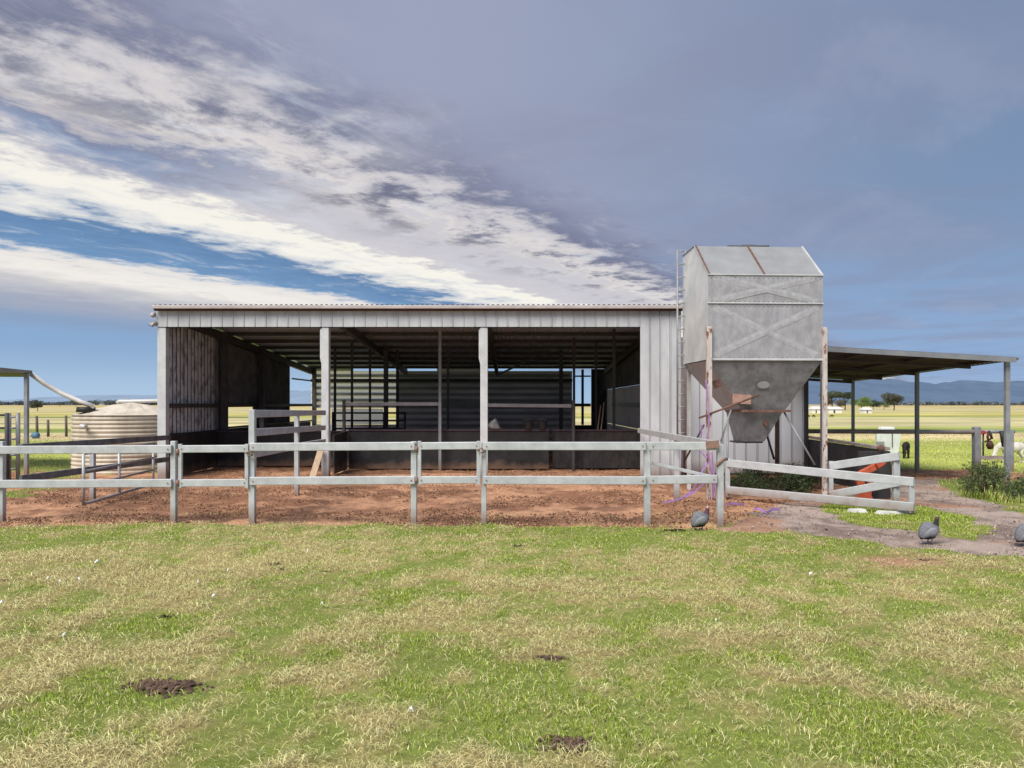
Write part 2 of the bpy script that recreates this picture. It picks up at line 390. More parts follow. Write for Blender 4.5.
# dark ragged scud that thickens along the streak direction, at the edge of the grey sheet
scud = mth('MULTIPLY', smap(n2, .47, .64), mth('MULTIPLY', smap(t_, -3.1, -2.4), smap(t_, -.1, -1.5)))
c = mix(mth('MULTIPLY', scud, smap(s_, .2, 3.0, .45, .85)), c, S(104, 108, 132))
brk = mth('MULTIPLY', smap(noise(cb2.outputs[0], 1.9, 8, .6, .3), .50, .68), mth('MULTIPLY', smap(t_, -2.9, -2.2), smap(t_, -.9, -1.9)))
c = mix(mth('MULTIPLY', brk, smap(s_, 3.2, .4, 0, .85)), c, S(228, 222, 220))
# smooth veil to the right, bluer towards the right and the horizon
az = mth('DIVIDE', dx, mth('MAXIMUM', dy, .15))
veil = mix(smap(az, -.15, .75), S(158, 165, 190), S(122, 146, 180))
veil = mix(mth('MULTIPLY', smap(dz, .30, .02), smap(az, -.2, .5)), veil, S(142, 172, 212))
soft = noise(cb2.outputs[0], .7, 5, .5, .5)
veil = mix(smap(soft, .42, .66, 0, .40), veil, S(138, 141, 166))
veil = mix(smap(noise(cb.outputs[0], 1.3, 7, .6, .8),   .50, .72, 0, .22), veil, S(172, 178, 202))
sheet = smap(mth('ADD', t_, mth('MULTIPLY_ADD', n2, 1.0, -.5)), -2.2, -1.25)
# right-hand low sky: the sheet ends well before the horizon haze
c = mix(sheet, c, veil)
# low sky on the left turns to clear pale blue
low = mth('MULTIPLY', smap(dz, .118, .06), smap(az, .1, -.35))
c = mix(mth('MULTIPLY', low, .9), c, mix(smap(dz, .10, 0), S(128, 161, 202), S(172, 199, 227)))
hz = mth('MULTIPLY', smap(dz, .05, .0), .45)
c = mix(hz, c, S(180, 205, 232))
sc10 = N(nt, 'ShaderNodeVectorMath', operation='SCALE'); L(c, sc10.inputs[0]); sc10.inputs['Scale'].default_value = 10.
fin = mix(.97, sky.outputs[0], sc10.outputs[0])
L(fin, bg.inputs['Color'])

# ------------------------------------------------------------------ ground: one grid, cut along its own edges into grass, dirt and gravel
def axis(dense0, dense1, step, far0, far1, r=1.09):
    a = list(np.arange(dense0, dense1+1e-6, step))
    d = step; x = dense1
    while x < far1: d *= r; x += d; a.append(x)
    d = step; x = dense0; lo = []
    while x > far0: d *= r; x -= d; lo.append(x)
    return np.array(lo[::-1]+a)
XS = axis(-12.5, 11.5, .075, -6000, 6000); YS = axis(2.6, 17.5, .07, -60, 9000, 1.045)
GX, GY = np.meshgrid(XS, YS)
jx = GX+(fbm(GX*1.7, GY*1.7, 4, 1)-.5)*.7; jy = GY+(fbm(GX*1.7, GY*1.7, 4, 5)-.5)*.55+(fbm(GX*9, GY*9, 2, 8)-.5)*.2
def W(*pp): return [tuple(gp(*p)[:2]) for p in pp]
dirt_poly = W((-130, 527), (0, 526), (175, 524), (420, 526), (600, 527), (722, 530), (760, 512), (800, 499))+[(6.9, 14.0), (6.9, 17.2), (3.9, 18), (3.9, 29.5), (-8.3, 29.5), (-8.4, 17.5), (-12.4, 17.9), (-12.5, 12)]
strip_poly = [(6.6, 16.2), (12.5, 15.8), (12.5, 18.3), (6.6, 18.6)]
gravel_poly = W((724, 531), (790, 531), (850, 540), (930, 550), (1100, 562))+[(14, 9.3), (13, 11.3)]+W((1024, 517), (985, 503), (945, 488), (930, 474))+[(8.6, 17.4), (6.6, 17.3), (6.6, 14.5)]+W((800, 497), (760, 512))
island_poly = W((826, 503), (900, 503), (945, 510), (1000, 529), (972, 538), (905, 530), (845, 521))
isl2 = W((930, 544), (1010, 548), (1040, 560), (960, 562))
def zone(x, y, jx, jy):
    d = inpoly(jx, jy, dirt_poly) | inpoly(jx, jy, strip_poly)
    g = inpoly(jx, jy, gravel_poly)
    isl = inpoly(jx, jy, island_poly)
    z = np.zeros(x.shape, int); z[d] = 1; z[g & ~d] = 2; z[isl] = 0
    left = (x < -8.3) & (y > 10.9) & (fbm(x*.9, y*.9, 4, 21) > .50)
    z[left & (z == 1)] = 0
    return z
Z = zone(GX, GY, jx, jy)
def blob(x, y, px, py, r, rx=1.):
    p = gp(px, py); return np.exp(-(((x-p.x)/(r*rx))**2+((y-p.y)/r)**2))
def greenness(x, y):
    g = .28*fbm(x*.55, y*.55, 4, 31)+.40*fbm(x*2.6, y*2.6, 3, 41)+.32*fbm(x*8, y*8, 2, 47)
    g = .5+(g-.5)*1.25-.035*smooth(6.0, 4.5, y)
    g = g+.02-.02*smooth(4.6, 6.2, y)+.10*smooth(7.4, 9.4, y)
    for b in ((860, 730, .55, 1.5), (890, 760, .5, 1.2), (130, 690, .35, 1.6), (480, 685, .25, 1.4), (600, 678, .2, 1.5), (40, 720, .5, 1.0), (960, 690, .3, 1), (130, 640, .4, 1.4), (650, 664, .25, 1.6), (500, 700, .3, 1.5)):
        g = g+.12*blob(x, y, b[0], b[1], b[2], b[3])
    for b in ((560, 590, .8, 1.6), (800, 600, .9, 1.6), (120, 555, .8, 2.), (700, 720, .35, 1.3), (420, 740, .3, 1.2), (280, 600, .5, 1.6), (960, 620, .5, 1.)):
        g = g-.06*blob(x, y, b[0], b[1], b[2], b[3])
    return g
def lerp(a, b, t): return np.asarray(a)*(1-t[..., None])+np.asarray(b)*t[..., None]
def field(x, y):
    """broad colour bands of the paddock by distance"""
    n = (fbm(x*.02, y*.05, 4, 51)-.5)
    yy = y*(1+n*.35)
    straw = np.array((.46, .41, .215)); green = np.array((.34, .38, .075)); deep = np.array((.17, .25, .06)); tan = np.array((.58, .46, .26))
    keys = [(0, green), (19, green), (25, green*1.1), (31, np.array((.36, .40, .09))), (35, tan), (40, tan*.95), (44, deep), (51, np.array((.30, .33, .08))), (58, straw*1.05), (82, straw), (92, np.array((.27, .31, .08))),
            (105, np.array((.45, .39, .12))), (180, straw*.98), (420, np.array((.47, .37, .16))), (900, np.array((.38, .32, .17))), (4000, np.array((.30, .30, .24)))]
    ky = np.array([k[0] for k in keys]); kc = np.array([k[1] for k in keys])
    c = np.stack([np.interp(yy, ky, kc[:, i]) for i in range(3)], -1)
    m = smooth(.35, .65, fbm(x*.12, y*.2, 4, 61))
    c = c*(.95+.34*m[..., None])
    return c
def ground_col(x, y, z):
    g = greenness(x, y)
    near = lerp((.36, .285, .125), (.17, .21, .048), smooth(.36, .64, g))
    far = field(x, y)
    c = lerp(near, far, smooth(14, 22, y))
    d = fbm(x*.8, y*1.2, 5, 71); d2 = fbm(x*5, y*5, 4, 75)
    dirt = lerp((.25, .125, .075), (.50, .275, .168), smooth(.36, .62, .6*d+.4*d2))
    dark = smooth(.56, .70, fbm(x*1.1, y*2.4, 5, 79))*smooth(16.5, 10, y)
    dirt = lerp(dirt, (.13, .07, .048), dark*.75)
    og = smooth(1.6, 2.8, x)*smooth(12.8, 10.4, y)                       # fresh orange spill by the gate
    dirt = lerp(dirt, (.62, .36, .20), og*.65)
    gr = lerp((.22, .165, .14), (.41, .325, .28), smooth(.35, .65, .5*fbm(x*1.2, y*1.6, 4, 81)+.5*fbm(x*7, y*7, 3, 83)))
    rt = smooth(.56, .66, fbm(x*.8, y*1.2, 4, 85)); gr = lerp(gr, (.42, .20, .11), rt*.55)
    zz = Z if z is None else z
    c = np.where((zz == 1)[..., None], dirt, c); c = np.where((zz == 2)[..., None], gr, c)
    for b in ((900, 562, .30, 2.0),):
        k = np.clip(1.6*blob(x, y, b[0], b[1], b[2], b[3])*smooth(.40, .55, fbm(x*5, y*5, 3, 91)), 0, 1)
        c = lerp(c, (.36, .20, .13), k)
    return c
H = np.where(Z == 1, (fbm(GX*4, GY*4, 4, 101)-.5)*.09+(fbm(GX*12, GY*12, 2, 105)-.5)*.05-.012, 0)
H = np.where(Z == 2, (fbm(GX*3, GY*3, 4, 107)-.5)*.04-.015, H)
H = np.where(Z == 0, (fbm(GX*1.6, GY*1.6, 4, 109)-.5)*.05, H)
H = H*smooth(-11.5, -6, -np.abs(GX-.0)+0)*1.0 if False else H*np.where(GY > 25, .3, 1)
COL = ground_col(GX, GY, None)
nr, nc = GX.shape
VID = np.arange(nr*nc).reshape(nr, nc)
zf = Z[:-1, :-1]
def grid_obj(name, mask, m):
    q = np.stack([VID[:-1, :-1], VID[:-1, 1:], VID[1:, 1:], VID[1:, :-1]], -1)[mask]
    u, inv = np.unique(q.ravel(), return_inverse=True)
    V = np.stack([GX.ravel()[u], GY.ravel()[u], H.ravel()[u]], -1).astype(np.float32)
    C = np.concatenate([COL.reshape(-1, 3)[u], np.ones((len(u), 1))], 1).astype(np.float32)
    me = bpy.data.meshes.new(name); nf = len(q)
    me.vertices.add(len(u)); me.vertices.foreach_set('co', V.ravel())
    me.loops.add(nf*4); me.loops.foreach_set('vertex_index', inv.astype(np.int32))
    me.polygons.add(nf); me.polygons.foreach_set('loop_start', np.arange(0, nf*4, 4, dtype=np.int32))
    me.update(calc_edges=True)
    me.polygons.foreach_set('use_smooth', np.ones(nf, bool))
    a = me.color_attributes.new('Col', 'FLOAT_COLOR', 'POINT'); a.data.foreach_set('color', C.ravel())
    me.materials.append(m); me.validate()
    o = bpy.data.objects.new(name, me); col.objects.link(o); o['kind'] = 'structure'
    return o
grid_obj('ground', zf == 0, M['ground'])['label'] = 'mown lawn in front and paddock running back to the horizon'
grid_obj('dirt_yard', zf == 1, M['dirt'])['label'] = 'bare reddish brown dirt of the pens and shed floor'
grid_obj('gravel_track', zf == 2, M['gravel'])['label'] = 'pinkish grey gravel track curving off to the right'

# ------------------------------------------------------------------ grass blades
def blades(name, label, x, y, hgt, wid, g, lean=.6, flat=None):
    n = len(x); az = RNG.random(n)*2*PI; ln = RNG.random(n)**.8*lean
    if flat is not None: ln = np.where(flat, 1.45, ln)
    dxy = np.stack([np.cos(az), np.sin(az)], -1); sd_ = np.stack([-np.sin(az+.6*RNG.standard_normal(n)), np.cos(az)], -1)
    z0 = (fbm(x*1.6, y*1.6, 4, 109)-.5)*.05*np.where(y > 25, .3, 1)-.006
    base = np.stack([x, y, z0], -1)
    l1 = ln*.6; l2 = ln*1.25
    mid = base.copy(); mid[:, :2] += dxy*(np.sin(l1)*hgt*.55)[:, None]; mid[:, 2] += np.cos(l1)*hgt*.55
    tip = mid.copy(); tip[:, :2] += dxy*(np.sin(np.minimum(l2, 1.7))*hgt*.5)[:, None]; tip[:, 2] += np.cos(np.minimum(l2, 1.7))*hgt*.5
    tip[:, 2] = np.maximum(tip[:, 2], z0+.010)
    if flat is not None:
        k = np.where(flat, RNG.random(n)*.028+.012, 0); mid[:, 2] += k; tip[:, 2] += k; base[:, 2] += k
    s2 = np.zeros((n, 3)); s2[:, :2] = sd_*(wid*.5)[:, None]
    V = np.stack([base-s2, base+s2, mid+s2*.8, mid-s2*.8, tip], 1).reshape(-1, 3).astype(np.float32)
    fn_ = np.cross(V.reshape(n, 5, 3)[:, 1]-V.reshape(n, 5, 3)[:, 0], V.reshape(n, 5, 3)[:, 4]-V.reshape(n, 5, 3)[:, 0])
    flip = (fn_ @ np.array((0, -.8, .6))) < 0
    V = V.reshape(n, 5, 3); V[flip] = V[flip][:, [1, 0, 3, 2, 4]]; V = V.reshape(-1, 3)
    i = np.arange(n)[:, None]*5
    Lq = np.concatenate([i+np.array([[0, 1, 2, 3]]), i+np.array([[3, 2, 4]])], 1).astype(np.int32)   # 7 loops per blade
    ls = (np.arange(n)[:, None]*7+np.array([[0, 4]])).ravel().astype(np.int32)
    r = RNG.random((n, 1)); r2 = RNG.random((n, 1))
    straw = np.array((.96, .83, .385))*(.38+.85*r)+np.array((.08, .07, .06))*r2
    grn = np.array((.33, .475, .07))*(.22+1.15*r)+np.array((.10, .06, .0))*r2
    pg = np.clip((g-.355)/.25, .10, .92)
    isg = RNG.random(n) < pg
    c = np.where(isg[:, None], grn, straw)
    if flat is not None: c = np.where(flat[:, None], straw, c)
    c = np.minimum(c, .92)
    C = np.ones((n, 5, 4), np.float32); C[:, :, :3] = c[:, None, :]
    C[:, :2, :3] *= .56  # roots darkened: shade between the blades put into the colour
    me = bpy.data.meshes.new(name)
    me.vertices.add(n*5); me.vertices.foreach_set('co', V.ravel())
    me.loops.add(n*7); me.loops.foreach_set('vertex_index', Lq.ravel())
    me.polygons.add(n*2); me.polygons.foreach_set('loop_start', ls)
    me.update(calc_edges=True)
    a = me.color_attributes.new('Col', 'FLOAT_COLOR', 'POINT'); a.data.foreach_set('color', C.ravel())
    me.materials.append(M['blade'])
    nv = RNG.standard_normal((n, 3))*.42; nv[:, 2] = 1; nv /= np.linalg.norm(nv, axis=1)[:, None]
    me.polygons.foreach_set('use_smooth', np.ones(n*2, bool))
    me.normals_split_custom_set_from_vertices(np.repeat(nv, 5, 0).tolist())
    o = bpy.data.objects.new(name, me); col.objects.link(o)
    return tag(o, label, 'grass', None, 'stuff')
def scatter(n, y0, y1, p=1.0, margin=1.2, slope=.76):
    y = y0+(y1-y0)*RNG.random(n)**p
    x = (RNG.random(n)*2-1)*(y*slope+margin); return x, y
def zone_at(x, y):
    return zone(x, y, x+(fbm(x*1.7, y*1.7, 4, 1)-.5)*.7, y+(fbm(x*1.7, y*1.7, 4, 5)-.5)*.55+(fbm(x*9, y*9, 2, 8)-.5)*.2)
DUNG = [(162, 688, .20, .10), (567, 746, .13, .09), (548, 659, .10, .05), (30, 606, .05, .03)]
def bare(x, y):
    r = np.zeros(x.shape)
    for px, py, a, b in DUNG:
        p = gp(px, py); r = np.maximum(r, 1.25*np.exp(-(((x-p.x)/(a*1.1))**2+((y-p.y)/(b*1.4))**2)))
    r = np.maximum(r, 1.1*blob(x, y, 900, 562, .22, 2.2)*smooth(.4, .55, fbm(x*5, y*5, 3, 91)))
    return r
x, y = scatter(1050000, 2.8, 10.2, 1.45, 2.6)
zo = zone_at(x, y); keep = (zo == 0) & (RNG.random(len(x)) > bare(x, y)*.62)
x, y = x[keep], y[keep]; g = greenness(x, y)
x0_ = 0
dens = fbm(x*3.3, y*3.3, 3, 121)
keep = RNG.random(len(x)) < np.clip(.35+1.1*dens+.4*(g-.4), .3, 1); x, y, g = x[keep], y[keep], g[keep]
tuft = fbm(x*2.6, y*2.6, 3, 131)
fl = RNG.random(len(x)) < np.clip(.34-(g-.42)*2.2, .05, .6)
h = (.009+.014*RNG.random(len(x)))*(.65+.75*smooth(.42, .68, tuft))*(1+.45*smooth(.50, .70, g))*(.72+.28*smooth(4, 6.5, y))
h = np.where(fl, .025+.05*RNG.random(len(x)), h)
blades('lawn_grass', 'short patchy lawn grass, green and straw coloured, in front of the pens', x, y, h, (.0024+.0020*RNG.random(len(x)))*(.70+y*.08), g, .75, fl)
# further paddock grass to both sides of the shed
x, y = scatter(90000, 10.2, 40, 1.35, 2.0)
zo = zone_at(x, y); inside = (x > -8.3) & (x < 3.95) & (y > 10)
keep = (zo == 0) & ~inside; x, y = x[keep], y[keep]
g = .36+.16*fbm(x*.5, y*.5, 3, 141)+np.where(y < 15, .30, 0)
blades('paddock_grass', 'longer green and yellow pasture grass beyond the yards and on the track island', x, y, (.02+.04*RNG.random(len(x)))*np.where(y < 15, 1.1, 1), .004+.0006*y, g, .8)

TX = []; TY = []; TH = []; TG = []
spots = [(480, 690), (505, 694), (600, 680), (618, 676), (150, 692), (120, 690), (230, 655), (880, 740), (850, 725), (910, 752), (700, 690), (760, 660), (340, 700), (60, 700), (30, 735), (950, 715), (670, 664), (420, 690), (560, 700)]
spots += [(random.uniform(0, 1024), 548+215*random.random()**1.2) for _ in range(150)]
for i, (px, py) in enumerate(spots):
    p = gp(px, py); k = random.randint(30, 80); sg_ = random.uniform(.03, .10)
    TX.append(p.x+RNG.standard_normal(k)*sg_*1.6); TY.append(p.y+RNG.standard_normal(k)*sg_); TH.append(random.uniform(.025, .05)*(.6+.6*RNG.random(k))); TG.append(np.full(k, random.choice((.66, .58, .62, .25))))
TX, TY, TH, TG = map(np.concatenate, (TX, TY, TH, TG)); k = zone_at(TX, TY) == 0; TX, TY, TH, TG = TX[k], TY[k], TH[k], TG[k]
blades('tussock_grass', 'longer green and dead tussocks dotted over the lawn', TX, TY, TH, .0035+.0025*RNG.random(len(TX)), TG, 1.0)
x = RNG.uniform(-8.5, 4, 5000); y = 9.75+RNG.random(5000)**2.2*1.3; k = (zone_at(x, y) == 1) & (fbm(x*2.5, y*2.5, 3, 401) > .47); x, y = x[k], y[k]
blades('edge_grass', 'sparse grass straggling into the edge of the pen dirt', x, y, .015+.035*RNG.random(len(x)), .004+.003*RNG.random(len(x)), np.full(len(x), .46), .9)
n = 60000; x = RNG.uniform(4.2, 7.6, n); y = RNG.uniform(8.6, 12.2, n); k = (zone_at(x, y) == 0) & (y > 8.9); x, y = x[k], y[k]
blades('track_grass', 'bright green grass island on the gravel below the open gate', x, y, .012+.028*RNG.random(len(x)), .0035+.003*RNG.random(len(x)), .50+.22*fbm(x*2, y*2, 3, 333), .7)
# clods and pebbles
def clods(name, label, cat, zone_id, n, y0, y1, smin, smax, c1, c2):
    x, y = scatter(n*3, y0, y1, 1.2, 1.0); zo = zone_at(x, y); k = zo == zone_id
    k &= fbm(x*1.1, y*2.0, 4, 151) > .44
    x, y = x[k][:n], y[k][:n]; n = len(x)
    o = np.array([(1, 0, 0), (-1, 0, 0), (0, 1, 0), (0, -1, 0), (0, 0, 1), (0, 0, -1)], float)
    fc = np.array([(0, 2, 4), (2, 1, 4), (1, 3, 4), (3, 0, 4), (2, 0, 5), (1, 2, 5), (3, 1, 5), (0, 3, 5)])
    s = smin+(smax-smin)*RNG.random(n)**2.5
    V = o[None]*(.6+.7*RNG.random((n, 6, 1)))+.25*RNG.standard_normal((n, 6, 3)); V *= s[:, None, None]; V[:, :, 2] *= .7
    V[:, :, 0] += x[:, None]; V[:, :, 1] += y[:, None]; V[:, :, 2] += s[:, None]*.35+.005
    r = RNG.random((n, 1)); c = np.array(c1)*(1-r)+np.array(c2)*r
    C = np.ones((n, 6, 4)); C[:, :, :3] = c[:, None]
    me = bpy.data.meshes.new(name); nf = n*8
    me.vertices.add(n*6); me.vertices.foreach_set('co', V.astype(np.float32).ravel())
    me.loops.add(nf*3); me.loops.foreach_set('vertex_index', (np.arange(n)[:, None, None]*6+fc[None]).astype(np.int32).ravel())
    me.polygons.add(nf); me.polygons.foreach_set('loop_start', np.arange(0, nf*3, 3, dtype=np.int32)); me.update(calc_edges=True)
    a = me.color_attributes.new('Col', 'FLOAT_COLOR', 'POINT'); a.data.foreach_set('color', C.astype(np.float32).ravel())
    me.materials.append(M['clod']); ob = bpy.data.objects.new(name, me); col.objects.link(ob)
    tag(ob, label, cat, None, 'stuff')
clods('dirt_clods', 'loose reddish clods and dark droppings trodden into the pen dirt', 'soil', 1, 30000, 9.6, 19, .004, .020, (.50, .28, .17), (.15, .08, .05))
clods('manure_litter', 'dark manure and straw litter scattered over the pen dirt near the fence', 'soil', 1, 8000, 9.7, 14, .005, .019, (.19, .11, .075), (.08, .045, .033))
clods('loose_stones', 'small pale stones lying on the gravel track', 'gravel', 2, 6500, 8, 16, .005, .020, (.50, .42, .38), (.15, .10, .08))

# ------------------------------------------------------------------ shed
SX0, SX1, SY0, SY1 = -8.15, 3.88, 16.3, 28.4
def rz(y): return 3.90-(y-SY0)*.064
shed = thing('shed', 'long open fronted livestock shed clad in pale grey sheet metal with a skillion roof', 'shed', (-2.1, SY0, 0))
WS = [M['white_sheet'], M['seam']]
part(shed, 'fascia', WS, lambda b: b.sheet((SX0, SY0-.02, 0), (1, 0, 0), (0, -1, 0), 2.94-SX0, 'rib', lambda t: (0, 0, 3.47), lambda t: (0, 0, 3.84), .25, 1))
def _trim(b):
    b.box(SX0+.01, 2.94, SY0+.03, SY0+.10, 3.462, 3.50)
part(shed, 'lintel', M['steel_dark'], _trim)
part(shed, 'wall', WS, lambda b: b.sheet((2.94, SY0-.02, 0), (1, 0, 0), (0, -1, 0), SX1-2.94, 'rib', lambda t: (0, 0, .02), lambda t: (0, 0, 3.84), .235, 1), label='narrow ribbed front wall panel beside the silo')
def _roof(b):
    b.sheet((SX0, SY0-.14, 0), (1, 0, 0), (0, 0, 1), SX1-SX0+.02, 'sine', lambda t: (0, 0, rz(SY0-.14)+.052), lambda t: (0, SY1-SY0+.30, rz(SY1+.16)+.052), .115)
part(shed, 'roof', M['roof'], _roof)
def _gut(b):
    b.box(SX0-.02, SX1+.01, SY0-.20, SY0-.085, 3.865, 3.945)
part(shed, 'gutter', M['gutter'], _gut, .012)
part(shed, 'gutter_trim', M['maroon'], lambda b: b.box(SX0-.01, SX1+.005, SY0-.13, SY0-.08, 3.825, 3.863))
part(shed, 'downpipe', M['gutter'], lambda b: b.tube([(SX0-.02, SY0-.05, 3.74), (SX0-.07, SY0-.05, 3.74), (SX0-.10, SY0-.05, 3.71)], .055, 12))
part(shed, 'drain_elbow', M['pipe_grey'], lambda b: b.tube([(SX0+.06, SY0+.1, 3.55), (SX0-.05, SY0-.04, 3.55), (SX0-.11, SY0-.06, 3.51), (SX0-.12, SY0-.06, 3.48)], .06, 12))
# front posts
for i, pxc in enumerate((161.5, 325, 484)):
    x = gx(pxc, SY0)
    wd = .20 if i == 0 else .17
    p = part(shed, 'post', M['white_post'], lambda b: b.box(x-wd/2, x+wd/2, SY0+.0, SY0+.17, -.05, 3.46), .012)
    if i: part(p, 'bracket', M['white_post'], lambda b: b.hexa([(x-.12, SY0+.02, 2.75), (x-wd/2-.003, SY0+.02, 2.62), (x-wd/2-.003, SY0+.12, 2.62), (x-.12, SY0+.12, 2.75), (x-.12, SY0+.02, 3.40), (x-wd/2-.003, SY0+.02, 3.45), (x-wd/2-.003, SY0+.12, 3.45), (x-.12, SY0+.12, 3.40)]))
# side wall, left: stained sheet in front, dark sheet behind with a low opening, open bay at the back
xl = -8.06
def sidewall(b, y0, y1, zb, zt, x, kind='sine', pitch=.076, nx=1):
    b.sheet((x, y0, 0), (0, 1, 0), (nx, 0, 0), y1-y0, kind, lambda t: (0, 0, zb), lambda t: (0, 0, zt if zt is not None else rz(y0+t)+.03), pitch, 1 if kind == 'rib' else None)
part(shed, 'wall', [M['wall_in'], M['steel_dark']], lambda b: sidewall(b, SY0+.18, 19.4, .98, None, xl, 'rib', .19), label='stained corrugated side wall by the front corner')
def _dw(b):
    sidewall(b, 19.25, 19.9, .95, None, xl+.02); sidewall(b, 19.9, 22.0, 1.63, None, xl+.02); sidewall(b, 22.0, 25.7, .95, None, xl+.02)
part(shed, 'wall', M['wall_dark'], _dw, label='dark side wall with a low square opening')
part(shed, 'kickboard', M['rubber'], lambda b: b.box(xl-.03, xl+.06, SY0+.2, 28.2, 0, 1.0), label='black board along the foot of the side wall')
for z, m, y0, y1, s in ((1.66, 'steel_dark', 16.5, 28.2, .1), (2.62, 'maroon', 25.75, 28.2, .05), (1.04, 'steel_dark', 19.5, 28.2, .05)):
    part(shed, 'girt', M[m], lambda b: b.box(xl+.07, xl+.13, y0, y1, z-s/2, z+s/2))
for y in (19.4, 22.3, 28.2):
    part(shed, 'wall_post', M['steel_dark'], lambda b: b.box(xl+.135, xl+.28, y-.07, y+.07, 0, rz(y)-.03))
# end wall, right
xr = 3.80
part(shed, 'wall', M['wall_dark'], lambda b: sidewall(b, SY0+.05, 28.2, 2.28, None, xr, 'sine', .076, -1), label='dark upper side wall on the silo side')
part(shed, 'lining', M['lower_pale'], lambda b: b.box(xr-.02, xr+.02, SY0+.05, 28.3, .95, 2.27), label='pale grey sheet lining of the side wall')
part(shed, 'lining', M['lower_pale'], lambda b: b.box(xr-.025, xr+.015, SY0+.05, 28.3, .03, .93), label='stained lower sheet lining of the side wall')
part(shed, 'girt', M['pipe_grey'], lambda b: b.box(xr-.10, xr-.03, SY0+.2, 26.5, 1.62, 1.74))
# back wall: horizontal corrugated sheets with a slot of daylight under the roof
def backsheet(b, x0, x1, z0, z1):
    b.sheet((x0, 28.35, z0), (0, 0, 1), (0, -1, 0), z1-z0, 'wide', lambda t: (0, 0, 0), lambda t: (x1-x0, 0, 0), .256, 1)  # recessed pans take the darker material as painted rib shade
zs = 3.02
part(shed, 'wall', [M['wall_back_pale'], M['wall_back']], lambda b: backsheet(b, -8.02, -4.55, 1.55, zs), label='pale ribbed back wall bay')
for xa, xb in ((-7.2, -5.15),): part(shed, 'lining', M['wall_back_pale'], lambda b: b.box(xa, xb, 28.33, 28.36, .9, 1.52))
part(shed, 'wall', [M['wall_back'], M['wall_pan']], lambda b: backsheet(b, -4.54, 2.40, .02, zs), label='grey ribbed back wall')
for xa, xb, za, zc in ((-8.02, -6.36, zs, 3.16), (-3.0, -.96, zs, 3.16), (-8.0, -4.55, 0, .88)):
    part(shed, 'infill_strip', M['wall_back'], lambda b: b.box(xa, xb, 28.37, 28.39, za, zc))
part(shed, 'wall', M['rubber_worn'], lambda b: b.box(3.16, 3.82, 28.33, 28.37, 0, 3.1), label='dark back wall corner')
part(shed, 'kickboard', M['rubber'], lambda b: b.box(2.40, 3.16, 28.30, 28.34, 0, .86))
for z0_, z1_ in ((1.60, 1.72), (2.78, 2.84)):
    part(shed, 'door_rail', M['steel_dark'], lambda b: b.box(2.42, 3.14, 28.30, 28.34, z0_, z1_))
part(shed, 'door_post', M['steel_dark'], lambda b: b.box(2.76, 2.86, 28.24, 28.295, .87, 3.08))
part(shed, 'girt', M['pipe_grey'], lambda b: b.box(-4.5, 2.40, 28.22, 28.30, 1.62, 1.80))
part(shed, 'girt', M['steel_dark'], lambda b: b.box(-8.0, 2.40, 28.22, 28.30, 2.58, 2.70))
# roof frame
for x in (-7.95, -4.2, -.60, 3.70):
    part(shed, 'rafter', M['steel_dark'], lambda b: b.hexa([(x-.06, SY0+.2, rz(SY0)-.26), (x+.06, SY0+.2, rz(SY0)-.26), (x+.06, 28.15, rz(28.15)-.26), (x-.06, 28.15, rz(28.15)-.26),
                                                            (x-.06, SY0+.2, rz(SY0)-.06), (x+.06, SY0+.2, rz(SY0)-.06), (x+.06, 28.15, rz(28.15)-.06), (x-.06, 28.15, rz(28.15)-.06)]))
for i in range(9):
    y = SY0+.9+i*1.35
    part(shed, 'purlin', M['steel_dark'], lambda b: b.box(SX0+.1, SX1-.1, y-.04, y+.04, rz(y)-.055, rz(y)+.045))
# inner posts
for px, d, s, m in ((440, 18.05, .07, 'post_grey'), (386, 22.4, .13, 'steel_dark'), (335, 22.4, .07, 'steel_dark'), (352, 21.5, .065, 'steel_dark'), (370, 22.4, .065, 'purple_steel'), (397.5, 23, .09, 'steel_dark'),
                    (561, 23.0, .12, 'steel_dark'), (574, 20.5, .07, 'purple_steel'), (596, 21, .06, 'steel_dark'), (614, 19.0, .07, 'steel_dark'), (448, 22.5, .07, 'steel_dark')):
    x = gx(px, d)
    part(shed, 'inner_post', M[m], lambda b: b.box(x-s/2, x+s/2, d-s/2, d+s/2, -.02, rz(d)-.02))
# roof overhang brace
part(shed, 'brace', M['steel_dark'], lambda b: b.bar((-.6+.1, 22.5, 2.6), (1.2, 22.5, 3.4), .06, .06))

# pen partitions inside the shed
def board(name, label, x0, x1, y, z1, m='rubber'):
    t = thing(name, label, 'partition', ((x0+x1)/2, y, 0), 'black boards around the shed pens')
    part(t, 'board', M[m], lambda b: b.box(x0, x1, y-.02, y+.02, .03, z1), .004)
    part(t, 'cap_rail', M['purple_steel'], lambda b: b.box(x0, x1, y-.05, y+.05, z1+.003, z1+.045), .006)
    return t
board('pen_partition', 'wide black pen board across the middle bay with a pale pipe rail above', -4.20, .95, 18.3, 1.0)
board('pen_partition', 'black pen board at the left bay below the side opening', -7.98, -4.30, 19.2, .93)
board('pen_partition', 'scuffed black pen board below the rear doorway', 1.05, 3.70, 18.5, .99, 'rubber_worn')
def sideboard(label, x, y0, y1, z0, z1):
    t = thing('pen_partition', label, 'partition', (x, (y0+y1)/2, 0), 'black boards around the shed pens')
    part(t, 'board', M['rubber'], lambda b: b.hexa([(x-.02, y0, .03), (x+.02, y0, .03), (x+.02, y1, .03), (x-.02, y1, .03), (x-.02, y0, z0), (x+.02, y0, z0), (x+.02, y1, z1), (x-.02, y1, z1)]))
sideboard('black pen board running back from the second shed post', -4.25, 16.9, 18.2, .96, 1.0)
t = thing('pipe_rail', 'pale horizontal pipe rail on the left half above the black board', 'rail', (-3.2, 18.2, 0), 'pipe rails above the pen boards')
